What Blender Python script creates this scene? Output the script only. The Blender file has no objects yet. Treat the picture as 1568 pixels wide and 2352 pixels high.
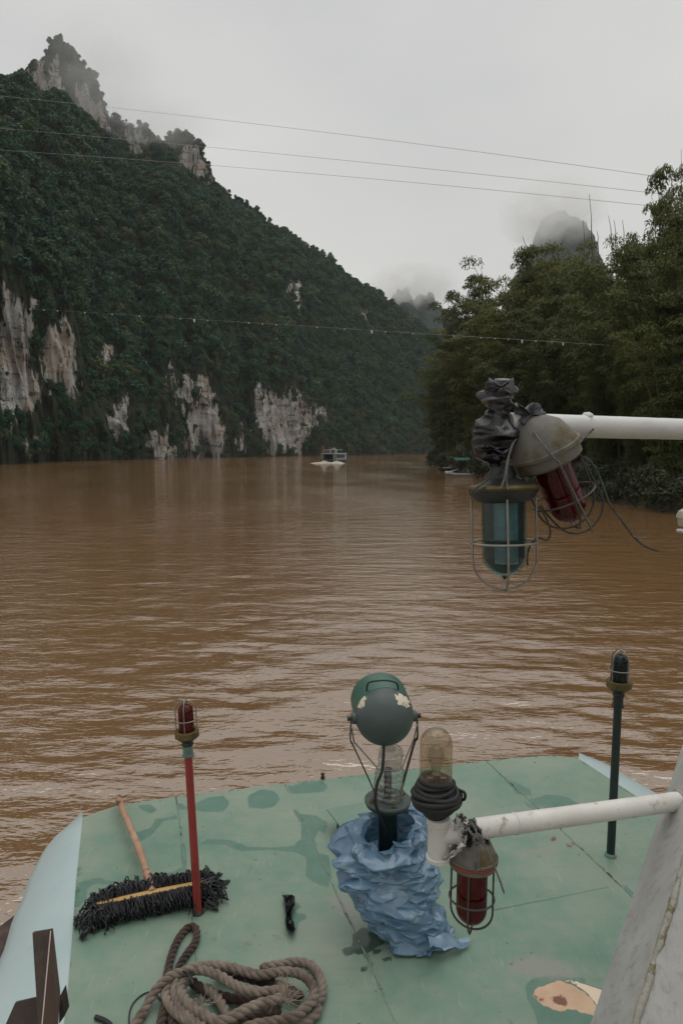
import bpy, math, random
import numpy as np
from mathutils import Vector, Matrix

# ------------------------------------------------------------------ camera
CAMZ, FPX, CX, CY, HORIZON = 3.6, 1568.0, 784.0, 1176.0, 1032.0   # pixels of a 1568 x 2352 view
PITCH = math.atan((CY - HORIZON) / FPX)
sc = bpy.context.scene
cam = bpy.data.cameras.new('camera')
cam.sensor_fit = 'VERTICAL'; cam.sensor_height = 36.0; cam.lens = 24.0
cam.clip_start = 0.05; cam.clip_end = 30000
camo = bpy.data.objects.new('camera', cam)
sc.collection.objects.link(camo)
camo.location = (0, 0, CAMZ)
camo.rotation_euler = (math.pi / 2 - PITCH, 0, 0)
sc.camera = camo

# ------------------------------------------------------------------ overcast sky, sun, exposure
SUN_EL, SUN_AZ = math.radians(76), math.radians(28)      # azimuth clockwise from +Y
world = bpy.data.worlds.new('World'); sc.world = world; world.use_nodes = True
wn = world.node_tree.nodes; wl = world.node_tree.links
bg = wn['Background']; bg.inputs['Strength'].default_value = 0.1
sky = wn.new('ShaderNodeTexSky'); sky.sky_type = 'NISHITA'; sky.sun_disc = False
sky.sun_elevation = SUN_EL; sky.sun_rotation = SUN_AZ
sky.air_density = 2.0; sky.dust_density = 6.0
wtc = wn.new('ShaderNodeTexCoord')
wmp = wn.new('ShaderNodeMapping'); wmp.inputs['Scale'].default_value = (1.0, 1.0, 2.2)
wno = wn.new('ShaderNodeTexNoise'); wno.inputs['Scale'].default_value = 1.6
wno.inputs['Detail'].default_value = 4; wno.inputs['Roughness'].default_value = 0.5
wcr = wn.new('ShaderNodeValToRGB')
wcr.color_ramp.elements[0].position = 0.3; wcr.color_ramp.elements[0].color = (0.78, 0.79, 0.785, 1)
wcr.color_ramp.elements[1].position = 0.72; wcr.color_ramp.elements[1].color = (1, 1.0, 0.965, 1)
wsc = wn.new('ShaderNodeVectorMath'); wsc.operation = 'SCALE'; wsc.inputs['Scale'].default_value = 7.4
wmx = wn.new('ShaderNodeMixRGB'); wmx.inputs['Fac'].default_value = 0.93
wl.new(wtc.outputs['Generated'], wmp.inputs['Vector']); wl.new(wmp.outputs['Vector'], wno.inputs['Vector'])
wl.new(wno.outputs['Fac'], wcr.inputs['Fac']); wl.new(wcr.outputs['Color'], wsc.inputs[0])
wl.new(sky.outputs['Color'], wmx.inputs['Color1']); wl.new(wsc.outputs['Vector'], wmx.inputs['Color2'])
wl.new(wmx.outputs['Color'], bg.inputs['Color'])

sun = bpy.data.lights.new('sun', 'SUN'); sun.energy = 1.1; sun.angle = math.radians(65); sun.color = (1.0, 0.97, 0.92)
suno = bpy.data.objects.new('sun', sun); sc.collection.objects.link(suno)
sd = Vector((math.sin(SUN_AZ) * math.cos(SUN_EL), math.cos(SUN_AZ) * math.cos(SUN_EL), math.sin(SUN_EL)))
suno.rotation_euler = (-sd).to_track_quat('-Z', 'Y').to_euler(); suno.location = (0, 0, 60)

sc.view_settings.view_transform = 'Standard'; sc.view_settings.look = 'None'
sc.view_settings.exposure = -0.04; sc.view_settings.gamma = 1.0
sc.render.engine = 'CYCLES'
sc.cycles.use_denoising = True
try: sc.cycles.denoiser = 'OPENIMAGEDENOISE'
except Exception: pass
sc.cycles.max_bounces = 8; sc.cycles.transmission_bounces = 8; sc.cycles.transparent_max_bounces = 12
sc.cycles.volume_bounces = 10
sc.cycles.caustics_reflective = False; sc.cycles.caustics_refractive = False

# ------------------------------------------------------------------ helpers
rng = np.random.default_rng(7); random.seed(7)
CAM = np.array([0, 0, CAMZ]); FW = np.array([0, math.cos(PITCH), -math.sin(PITCH)])
UP = np.array([0, math.sin(PITCH), math.cos(PITCH)]); RT = np.array([1.0, 0, 0])
def ray(x, y): return FW + RT * ((x - CX) / FPX) + UP * ((CY - y) / FPX)
def W(x, y, d): return CAM + ray(x, y) * d                       # depth along the view axis
def onz(x, y, z):
    r = ray(x, y); return CAM + r * ((z - CAMZ) / r[2])
def onY(x, y, Y):
    r = ray(x, y); return CAM + r * (Y / r[1])
def proj(P):
    P = np.asarray(P, float) - CAM
    d = P @ FW; d = np.where(d < 0.01, 0.01, d)
    return CX + FPX * (P @ RT) / d, CY - FPX * (P @ UP) / d
V3 = lambda *a: np.array(a, float)
def unit(v): v = np.asarray(v, float); return v / (np.linalg.norm(v) + 1e-12)

def _hash(i, j, k, seed):
    n = (i * 374761393 + j * 668265263 + k * 2147483647 + seed * 1274126177) & 0xFFFFFFFF
    n = ((n ^ (n >> 13)) * 1274126177) & 0xFFFFFFFF
    n = (n ^ (n >> 16)) & 0xFFFFFF
    return n / float(0xFFFFFF)
def vnoise(P, seed=0):
    P = np.asarray(P, float); I = np.floor(P).astype(np.int64); f = P - I; f = f * f * (3 - 2 * f)
    r = 0
    for a in (0, 1):
        for b in (0, 1):
            for c in (0, 1):
                w = (f[..., 0] if a else 1 - f[..., 0]) * (f[..., 1] if b else 1 - f[..., 1]) * (f[..., 2] if c else 1 - f[..., 2])
                r = r + w * _hash(I[..., 0] + a, I[..., 1] + b, I[..., 2] + c, seed)
    return r * 2 - 1
def fbm(P, octv=4, seed=0, gain=0.5):
    P = np.asarray(P, float); r = 0; a = 1
    for o in range(octv):
        r = r + a * vnoise(P * (2 ** o) + o * 17.3, seed + o); a *= gain
    return r

COL = sc.collection
ORG = {}
def tag(o, label=None, cat=None, group=None, kind=None):
    if label: o['label'] = label
    if cat: o['category'] = cat
    if group: o['group'] = group
    if kind: o['kind'] = kind
    return o
def thing(name, label, cat, loc, group=None):
    o = bpy.data.objects.new(name, None); COL.objects.link(o)
    o.empty_display_size = 0.05
    o.location = [float(v) for v in loc]; ORG[o] = np.array(loc, float)
    return tag(o, label, cat, group)
def newmesh(name, verts, faces):
    me = bpy.data.meshes.new(name)
    verts = np.asarray(verts, np.float64)
    if isinstance(faces, np.ndarray):
        n, k = faces.shape
        me.vertices.add(len(verts)); me.vertices.foreach_set('co', verts.astype(np.float32).ravel())
        me.loops.add(n * k); me.loops.foreach_set('vertex_index', faces.astype(np.int32).ravel())
        me.polygons.add(n); me.polygons.foreach_set('loop_start', np.arange(0, n * k, k, dtype=np.int32))
        me.update(calc_edges=True)
    else:
        me.from_pydata([tuple(v) for v in verts], [], [tuple(f) for f in faces]); me.update()
    me.validate()
    return me
def mk(name, geo, mat, parent=None, smooth=40, base=None):
    verts, faces = geo
    verts = np.asarray(verts, float)
    if parent is not None: org = ORG[parent]
    elif base is not None: org = np.asarray(base, float)
    else:
        lo = verts.min(0); hi = verts.max(0); org = V3((lo[0] + hi[0]) / 2, (lo[1] + hi[1]) / 2, lo[2])
    me = newmesh(name, verts - org, faces)
    if smooth is not None:
        me.polygons.foreach_set('use_smooth', [True] * len(me.polygons))
        if smooth < 180: me.set_sharp_from_angle(angle=math.radians(smooth))
    me.materials.append(mat)
    o = bpy.data.objects.new(name, me); COL.objects.link(o)
    if parent is not None: o.parent = parent
    else: o.location = [float(v) for v in org]
    ORG[o] = org
    return o
def join(*geos):
    vs, fs, n = [], [], 0
    for v, f in geos:
        v = np.asarray(v, float); vs.append(v)
        fs += [tuple(int(i) + n for i in q) for q in f]; n += len(v)
    return np.vstack(vs), fs
def frame(axis, hint=None):
    a = unit(axis)
    h = np.array(hint, float) if hint is not None else (V3(0, 0, 1) if abs(a[2]) < 0.9 else V3(1, 0, 0))
    u = unit(h - a * (h @ a)); v = np.cross(a, u)
    return u, v, a
def lathe(prof, o, axis, n=28, hint=None, cap=True, wob=None):
    u, v, a = frame(axis, hint)
    vs, fs = [], []
    for i, (r, h) in enumerate(prof):
        for k in range(n):
            t = 2 * math.pi * k / n
            rr = r * (1 + (wob(t, h) if wob else 0))
            vs.append(np.asarray(o) + a * h + (u * math.cos(t) + v * math.sin(t)) * rr)
    for i in range(len(prof) - 1):
        for k in range(n):
            k2 = (k + 1) % n
            fs.append((i * n + k, i * n + k2, (i + 1) * n + k2, (i + 1) * n + k))
    if cap:
        if prof[0][0] > 1e-5: fs.append(tuple(range(n - 1, -1, -1)))
        if prof[-1][0] > 1e-5: fs.append(tuple((len(prof) - 1) * n + k for k in range(n)))
    return np.array(vs), fs
def pframes(pts, up=None):
    P = np.asarray(pts, float); T = np.gradient(P, axis=0); T /= (np.linalg.norm(T, axis=1)[:, None] + 1e-12)
    u, v, _ = frame(T[0], up); U = [u]
    for i in range(1, len(P)):
        w = U[-1] - T[i] * (U[-1] @ T[i]); U.append(unit(w))
    U = np.array(U); return P, T, U, np.cross(T, U)
def tube(pts, r, n=8, cap=True, closed=False):
    P, T, U, Vv = pframes(pts)
    R = np.broadcast_to(np.asarray(r, float), (len(P),))
    t = np.arange(n) * 2 * math.pi / n
    vs = P[:, None, :] + R[:, None, None] * (np.cos(t)[None, :, None] * U[:, None, :] + np.sin(t)[None, :, None] * Vv[:, None, :])
    vs = vs.reshape(-1, 3); fs = []; m = len(P)
    for i in range(m if closed else m - 1):
        j = (i + 1) % m
        for k in range(n):
            k2 = (k + 1) % n
            fs.append((i * n + k, i * n + k2, j * n + k2, j * n + k))
    if cap and not closed:
        fs.append(tuple(range(n - 1, -1, -1))); fs.append(tuple((m - 1) * n + k for k in range(n)))
    return vs, fs
def spline(ctrl, per=12, closed=False):
    C = np.asarray(ctrl, float); n = len(C); out = []
    for i in range(n if closed else n - 1):
        g = lambda k: C[k % n] if closed else C[min(max(k, 0), n - 1)]
        p0, p1, p2, p3 = g(i - 1), g(i), g(i + 1), g(i + 2)
        for s in range(per):
            t = s / per
            out.append(0.5 * ((2 * p1) + (-p0 + p2) * t + (2 * p0 - 5 * p1 + 4 * p2 - p3) * t * t + (-p0 + 3 * p1 - 3 * p2 + p3) * t ** 3))
    if not closed: out.append(C[-1])
    return np.array(out)
def resample(P, step):
    P = np.asarray(P, float); d = np.r_[0, np.cumsum(np.linalg.norm(np.diff(P, axis=0), axis=1))]
    n = max(2, int(d[-1] / step)); s = np.linspace(0, d[-1], n)
    return np.stack([np.interp(s, d, P[:, k]) for k in range(3)], 1)
def ring(o, axis, r, rw, n=40, m=8):
    u, v, a = frame(axis); t = np.arange(n) * 2 * math.pi / n
    P = np.asarray(o) + r * (np.cos(t)[:, None] * u + np.sin(t)[:, None] * v)
    vs, fs = [], []
    for i in range(n):
        e = np.cos(t[i]) * u + np.sin(t[i]) * v
        for k in range(m):
            w = 2 * math.pi * k / m
            vs.append(P[i] + rw * (math.cos(w) * e + math.sin(w) * a))
    for i in range(n):
        for k in range(m):
            fs.append((i * m + k, i * m + (k + 1) % m, ((i + 1) % n) * m + (k + 1) % m, ((i + 1) % n) * m + k))
    return np.array(vs), fs
def obox(c, ax, ay, az, bev=0.0):
    """box with centre c and half-extent vectors"""
    c = np.asarray(c, float); ax, ay, az = (np.asarray(q, float) for q in (ax, ay, az))
    vs = [c + sx * ax + sy * ay + sz * az for sz in (-1, 1) for sy in (-1, 1) for sx in (-1, 1)]
    fs = [(0, 2, 3, 1), (4, 5, 7, 6), (0, 1, 5, 4), (2, 6, 7, 3), (0, 4, 6, 2), (1, 3, 7, 5)]
    return np.array(vs), fs
def prism(poly, off):
    """closed polygon of 3D points, extruded by the vector off"""
    P = np.asarray(poly, float); n = len(P); off = np.asarray(off, float)
    vs = np.vstack([P, P + off]); fs = [tuple(range(n)), tuple(range(2 * n - 1, n - 1, -1))]
    for i in range(n): fs.append((i, i + n, (i + 1) % n + n, (i + 1) % n)[::-1])
    return vs, fs
def grid_faces(nr, nc, wrap=False):
    i, j = np.meshgrid(np.arange(nr - 1), np.arange(nc if wrap else nc - 1), indexing='ij')
    j2 = (j + 1) % nc
    return np.stack([i * nc + j, i * nc + j2, (i + 1) * nc + j2, (i + 1) * nc + j], -1).reshape(-1, 4)

# ------------------------------------------------------------------ material helpers
class NT:
    def __init__(s, name):
        s.m = bpy.data.materials.new(name); s.m.use_nodes = True
        s.n = s.m.node_tree.nodes; s.l = s.m.node_tree.links; s.b = s.n['Principled BSDF']
    def set(s, **k):
        nm = dict(rough='Roughness', metal='Metallic', spec='Specular IOR Level', ior='IOR', trans='Transmission Weight', coat='Coat Weight', alpha='Alpha', sheen='Sheen Weight')
        for a, v in k.items():
            if a == 'col': s.b.inputs['Base Color'].default_value = (*v, 1)
            else: s.b.inputs[nm[a]].default_value = v
        return s
    def add(s, t, **ins):
        x = s.n.new(t)
        for k, v in ins.items():
            if hasattr(x, k) and k not in x.inputs: setattr(x, k, v)
            else: x.inputs[k].default_value = v
        return x
    def coord(s, kind='Object', scale=(1, 1, 1), rot=(0, 0, 0)):
        if kind == 'World':
            t = s.n.new('ShaderNodeNewGeometry'); out = t.outputs['Position']
        else:
            t = s.n.new('ShaderNodeTexCoord'); out = t.outputs[kind]
        mp = s.n.new('ShaderNodeMapping'); mp.inputs['Scale'].default_value = scale; mp.inputs['Rotation'].default_value = rot
        s.l.new(out, mp.inputs['Vector']); return mp.outputs['Vector']
    def noise(s, vec, scale, detail=5, rough=0.55, dist=0.0):
        x = s.n.new('ShaderNodeTexNoise'); x.inputs['Scale'].default_value = scale; x.inputs['Detail'].default_value = detail
        x.inputs['Roughness'].default_value = rough; x.inputs['Distortion'].default_value = dist
        s.l.new(vec, x.inputs['Vector']); return x.outputs['Fac']
    def ramp(s, fac, stops):
        x = s.n.new('ShaderNodeValToRGB'); e = x.color_ramp.elements
        while len(e) < len(stops): e.new(0.5)
        for q, (p, c) in zip(e, stops):
            q.position = p; q.color = (*c, 1) if len(c) == 3 else c
        s.l.new(fac, x.inputs['Fac']); return x.outputs['Color']
    def mr(s, v, a, b, c=0, d=1):
        x = s.n.new('ShaderNodeMapRange')
        for i, q in zip(('From Min', 'From Max', 'To Min', 'To Max'), (a, b, c, d)): x.inputs[i].default_value = q
        s.l.new(v, x.inputs['Value']); return x.outputs['Result']
    def math(s, op, a, b=None):
        x = s.n.new('ShaderNodeMath'); x.operation = op
        for i, q in enumerate((a, b)):
            if q is None: continue
            if isinstance(q, (int, float)): x.inputs[i].default_value = q
            else: s.l.new(q, x.inputs[i])
        return x.outputs[0]
    def mix(s, fac, a, b, mode='MIX'):
        x = s.n.new('ShaderNodeMixRGB'); x.blend_type = mode
        for i, q in zip(('Fac', 'Color1', 'Color2'), (fac, a, b)):
            if isinstance(q, (int, float)): x.inputs[i].default_value = q
            elif isinstance(q, tuple): x.inputs[i].default_value = (*q, 1)
            else: s.l.new(q, x.inputs[i])
        return x.outputs['Color']
    def attr(s, name):
        x = s.n.new('ShaderNodeAttribute'); x.attribute_name = name; return x.outputs['Fac']
    def bump(s, h, strength=0.3, dist=0.01, normal=None):
        x = s.n.new('ShaderNodeBump'); x.inputs['Strength'].default_value = strength; x.inputs['Distance'].default_value = dist
        s.l.new(h, x.inputs['Height'])
        if normal is not None: s.l.new(normal, x.inputs['Normal'])
        return x.outputs['Normal']
    def out(s, col=None, normal=None, rough=None, metal=None):
        for q, n in ((col, 'Base Color'), (normal, 'Normal'), (rough, 'Roughness'), (metal, 'Metallic')):
            if q is not None: s.l.new(q, s.b.inputs[n])
        return s.m
def paint(name, c1, c2, scale=8, rough=(0.4, 0.6), dirt=None, dirt_at=(0.62, 0.72), dscale=14, bump=0.15, bd=0.004, bscale=60, metal=0.0, stretch=(1, 1, 1), spec=0.5):
    t = NT(name); v = t.coord('Object', stretch)
    n = t.noise(v, scale); c = t.ramp(n, [(0.3, c1), (0.7, c2)])
    rg = t.mr(t.noise(v, scale * 2.3), 0.3, 0.7, *rough)
    if dirt is not None:
        d = t.noise(v, dscale, 8, 0.65); f = t.mr(d, dirt_at[0], dirt_at[1]); c = t.mix(f, c, dirt)
    h = t.noise(v, bscale, 6, 0.6)
    t.set(metal=metal, spec=spec)
    return t.out(c, t.bump(h, bump, bd), rg)
# ------------------------------------------------------------------ river
def make_river():
    xs = [0.0]; 
    while xs[-1] < 9000:
        x = xs[-1]; xs.append(x + max(0.13, 0.016 * (x - 4), 0.13 if x < 9 else 0))
    xs = np.array(sorted(set([-q for q in xs] + xs)))
    ys = [4.5]
    while ys[-1] < 9000: ys.append(ys[-1] + max(0.085, 0.0085 * ys[-1] * (1 if ys[-1] < 70 else 3.0)))
    yb = [4.5]
    while yb[-1] > -3000: yb.append(yb[-1] - max(0.5, 0.25 * abs(yb[-1])))
    ys = np.array(yb[:0:-1] + ys)
    X, Y = np.meshgrid(xs, ys)
    r = np.random.default_rng(3)
    Z = np.zeros_like(X)
    m = (np.abs(X) < 120) & (Y > 4) & (Y < 260)
    xm, ym = X[m], Y[m]
    sp = np.maximum(0.0085 * ym, 0.085)                     # local grid spacing
    P = np.stack([xm * 0.06, ym * 0.025, xm * 0], -1)
    patch = 0.35 + 1.0 * np.clip(fbm(P, 3, 5) + 0.35, 0, 1.3)
    z = np.zeros_like(xm)
    for k in range(80):
        lam = math.exp(r.uniform(math.log(0.27), math.log(2.2)))
        ang = math.radians(90 + 12 + r.normal(0, 32))        # travel direction
        kx, ky = 2 * math.pi / lam * math.cos(ang), 2 * math.pi / lam * math.sin(ang)
        a = 0.0135 * lam / (2 * math.pi) * (1.0 if lam < 0.62 else 0.40)
        fade = np.clip((lam / sp - 2.4) / 2.0, 0, 1)
        ph = kx * xm + ky * ym + r.uniform(0, 6.28) + 1.2 * vnoise(np.stack([xm * .21, ym * .21, xm * 0 + k], -1), k)
        z += fade * a * (np.sin(ph) + 0.22 * np.sin(2 * ph + 1.3))
    edge = np.clip((120 - np.abs(xm)) / 40, 0, 1) * np.clip((260 - ym) / 80, 0, 1)
    Z[m] = z * patch * edge
    vs = np.stack([X, Y, Z], -1).reshape(-1, 3)
    t = NT('muddy_water')
    c = t.ramp(t.noise(t.coord('World', (0.06, 0.02, 1)), 1.0, 4), [(0.3, (0.188, 0.100, 0.044)), (0.7, (0.232, 0.130, 0.060))])
    n1 = t.noise(t.coord('World', (1.7, 3.9, 1), (0, 0, 0.22)), 1.0, 4, 0.55); n2 = t.noise(t.coord('World', (0.42, 1.25, 1), (0, 0, 0.14)), 1.0, 5, 0.6); n3 = t.noise(t.coord('World', (6, 13, 1), (0, 0, 0.1)), 1.0, 3, 0.5)
    patch = t.mr(t.noise(t.coord('World', (0.07, 0.03, 1)), 1.0, 3), 0.36, 0.64, 0.26, 1.0)
    b = t.bump(t.math('MULTIPLY', n1, patch), 0.8, 0.072)
    b = t.bump(t.math('MULTIPLY', n2, patch), 0.8, 0.17, b)
    b = t.bump(t.math('MULTIPLY', n3, patch), 0.16, 0.010, b)
    df = t.n.new('ShaderNodeBsdfDiffuse'); t.l.new(c, df.inputs['Color']); t.l.new(b, df.inputs['Normal'])
    gl = t.n.new('ShaderNodeBsdfGlossy'); gl.inputs['Roughness'].default_value = 0.03; gl.inputs['Color'].default_value = (1, 1, 0.98, 1); t.l.new(b, gl.inputs['Normal'])
    fr = t.n.new('ShaderNodeFresnel'); fr.inputs['IOR'].default_value = 3.0; t.l.new(b, fr.inputs['Normal'])
    mx = t.n.new('ShaderNodeMixShader'); t.l.new(fr.outputs[0], mx.inputs[0]); t.l.new(df.outputs[0], mx.inputs[1]); t.l.new(gl.outputs[0], mx.inputs[2])
    t.l.new(mx.outputs[0], t.n['Material Output'].inputs['Surface']); t.n.remove(t.b); mat = t.m
    o = mk('river', (vs, grid_faces(*X.shape)), mat, smooth=180, base=(0, 0, 0))
    tag(o, 'muddy brown rippled river', None, kind='structure'); return o
make_river()

# ------------------------------------------------------------------ foliage materials
def leafmat(name, stops, trans=0.25, rnd=True, nscale=0.35, spec=0.25):
    t = NT(name); t.set(rough=0.55, spec=spec)
    oi = t.n.new('ShaderNodeObjectInfo')
    nz = t.noise(t.coord('World'), nscale, 3)
    f = t.math('ADD', t.math('MULTIPLY', oi.outputs['Random'], 0.55 if rnd else 0.1), t.math('MULTIPLY', nz, 0.5))
    c = t.ramp(f, stops)
    t.l.new(c, t.b.inputs['Base Color'])
    tr = t.n.new('ShaderNodeBsdfTranslucent'); t.l.new(c, tr.inputs['Color'])
    mx = t.n.new('ShaderNodeMixShader'); mx.inputs[0].default_value = trans
    t.l.new(t.b.outputs[0], mx.inputs[1]); t.l.new(tr.outputs[0], mx.inputs[2])
    t.l.new(mx.outputs[0], t.n['Material Output'].inputs['Surface'])
    return t.m
M_TREE = leafmat('tree_leaves', [(0.12, (0.013, 0.054, 0.034)), (0.42, (0.022, 0.086, 0.048)), (0.68, (0.046, 0.110, 0.042)), (0.95, (0.115, 0.118, 0.034))], 0.2, True, 0.022)
M_BAMB = leafmat('bamboo_leaves', [(0.1, (0.048, 0.068, 0.018)), (0.45, (0.086, 0.106, 0.026)), (0.8, (0.140, 0.148, 0.036)), (1.0, (0.185, 0.175, 0.048))], 0.3, True, 0.25)
M_SHRUB = leafmat('bank_leaves', [(0.1, (0.030, 0.044, 0.020)), (0.6, (0.060, 0.070, 0.030)), (1.0, (0.10, 0.10, 0.045))], 0.2, True, 0.5)
M_BARK = paint('bark', (0.05, 0.04, 0.03), (0.10, 0.085, 0.065), 6, (0.8, 0.95))
M_CULM = paint('bamboo_culm', (0.07, 0.075, 0.03), (0.13, 0.12, 0.06), 3, (0.5, 0.7))
def leaf_cloud(cent, rad, n, size, r, asp=0.5, droop=0.0, shell=0.55, up=0.25):
    """n small quads in an ellipsoid shell; returns verts, quads"""
    d = r.normal(size=(n, 3)); d /= np.linalg.norm(d, axis=1)[:, None]
    d[:, 2] = np.where((d[:, 2] < -0.35) & (r.random(n) < 0.6), -d[:, 2], d[:, 2])
    rr = (shell + (1 - shell) * r.random(n) ** 0.6)
    c = np.asarray(cent) + d * rr[:, None] * np.asarray(rad)
    nrm = d + r.normal(0, 0.55, (n, 3)) + V3(0, 0, up); nrm /= np.linalg.norm(nrm, axis=1)[:, None]
    a = r.normal(size=(n, 3)); a[:, 2] -= droop
    a -= nrm * (a * nrm).sum(1)[:, None]; a /= np.linalg.norm(a, axis=1)[:, None]
    b = np.cross(nrm, a); s = size * (0.6 + 0.8 * r.random(n))[:, None]
    return c, a * s, b * s * asp
def quads(c, a, b):
    vs = np.stack([c - a, c + b - a * 0.1, c + a, c - b - a * 0.1], 1).reshape(-1, 3)
    return vs, np.arange(len(c) * 4).reshape(-1, 4)
def crown_mesh(seed, R=3.0, H=3.2, lobes=16, per=46):
    r = np.random.default_rng(seed); C, A, B = [], [], []
    for k in range(lobes):
        d = unit(r.normal(size=3)); d[2] = abs(d[2]) * 0.9 - 0.15
        c = V3(d[0] * R * 0.62, d[1] * R * 0.62, H * 0.55 + d[2] * H * 0.6)
        q = R * r.uniform(0.30, 0.52)
        x = leaf_cloud(c, (q, q, q * 0.8), per, 0.36, r, 0.7)
        C.append(x[0]); A.append(x[1]); B.append(x[2])
    x = leaf_cloud((0, 0, H * 0.5), (R * 0.7, R * 0.7, H * 0.55), per * 3, 0.5, r, 0.8, 0, 0.3)
    C.append(x[0]); A.append(x[1]); B.append(x[2])
    return quads(np.vstack(C), np.vstack(A), np.vstack(B))

# ------------------------------------------------------------------ left mountain
SHORE_PX = [(-420, 1105), (-200, 1079), (0, 1065), (200, 1058.5), (420, 1052), (560, 1049.5), (690, 1047), (800, 1045), (950, 1043), (1010, 1041.5)]
RIDGE = [(-700, 330, 330), (-420, 260, 350), (-200, 215, 380), (-60, 205, 405), (0, 196, 420), (45, 184, 428), (58, 158, 428), (78, 146, 429), (103, 132, 430), (112, 108, 430), (120, 94, 430), (150, 96, 432), (173, 113, 435), (196, 155, 438), (214, 176, 441), (226, 205, 444), (238, 240, 447), (252, 272, 452), (290, 284, 460), (328, 296, 468), (345, 308, 472), (372, 326, 478), (390, 312, 482), (405, 302, 486), (424, 301, 490), (445, 320, 495), (462, 345, 500), (470, 368, 503), (488, 400, 507), (503, 432, 511), (520, 447, 516), (545, 462, 522), (620, 512, 545), (700, 562, 570), (770, 612, 596), (830, 658, 622), (890, 694, 645), (935, 728, 662), (985, 765, 684), (1040, 800, 705), (1120, 850, 740)]
ROCKBASE = [(45, 186), (51, 190), (108, 227), (149, 247), (220, 309), (267, 337), (318, 368), (360, 350), (390, 360), (420, 393), (461, 424), (502, 437), (515, 446)]
CLIFF_H = [(-420, 30), (-100, 42), (0, 52), (90, 50), (175, 40), (230, 26), (330, 24), (385, 40), (440, 44), (510, 40), (545, 26), (585, 36), (690, 37), (745, 30), (800, 18), (1010, 14)]
ROCK_POLY = [  # exposed limestone, outlined on the photograph
    [(0, 655), (30, 650), (52, 700), (60, 780), (70, 850), (90, 915), (60, 945), (20, 968), (0, 965)],
    [(62, 690), (88, 700), (80, 770), (62, 800)],
    [(100, 745), (150, 738), (170, 820), (182, 905), (150, 915), (120, 880), (95, 850)],
    [(240, 770), (262, 768), (262, 802), (240, 806)], [(228, 810), (246, 806), (240, 842), (215, 870), (205, 850)],
    [(250, 940), (292, 935), (297, 1015), (270, 1028), (256, 985)],
    [(392, 862), (425, 852), (440, 880), (430, 925), (402, 905)], [(448, 838), (482, 848), (488, 900), (470, 925), (452, 890)],
    [(425, 930), (500, 930), (515, 985), (520, 1050), (420, 1053), (428, 985)],
    [(345, 1000), (395, 998), (400, 1050), (345, 1055)],
    [(585, 908), (618, 902), (620, 960), (606, 1000), (590, 975)], [(620, 905), (660, 910), (690, 930), (695, 1046), (612, 1047), (618, 980)],
    [(690, 915), (706, 925), (708, 1005), (690, 1012)], [(715, 930), (745, 935), (740, 962), (716, 965)], [(550, 1000), (560, 985), (568, 1046), (552, 1048)],
    [(660, 652), (688, 650), (692, 690), (668, 690)], [(836, 720), (846, 720), (846, 742), (836, 742)],
    [(60, 170), (95, 155), (110, 215), (80, 215)], [(118, 165), (140, 160), (150, 215), (148, 245), (112, 228)],
    [(170, 215), (200, 200), (225, 235), (245, 270), (240, 300), (215, 300), (175, 255)],
    [(255, 305), (335, 315), (336, 345), (318, 366), (268, 335)], [(410, 350), (455, 345), (470, 370), (475, 410), (455, 420), (412, 385)], [(480, 405), (500, 425), (500, 437), (480, 432)],
    [(50, 1015), (85, 1000), (92, 1030), (60, 1040)], [(655, 1010), (690, 1012), (690, 1042), (655, 1044)]]
def poly_sdf(px, py, poly):
    """signed distance, negative inside"""
    P = np.asarray(poly, float); n = len(P)
    d = np.full(px.shape, 1e9); inside = np.zeros(px.shape, bool)
    for i in range(n):
        a, b = P[i], P[(i + 1) % n]; e = b - a
        wx, wy = px - a[0], py - a[1]
        t = np.clip((wx * e[0] + wy * e[1]) / (e @ e + 1e-9), 0, 1)
        d = np.minimum(d, (wx - e[0] * t) ** 2 + (wy - e[1] * t) ** 2)
        c = ((a[1] > py) != (b[1] > py)) & (px < (b[0] - a[0]) * (py - a[1]) / (b[1] - a[1] + 1e-12) + a[0])
        inside ^= c
    d = np.sqrt(d); return np.where(inside, -d, d)
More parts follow.
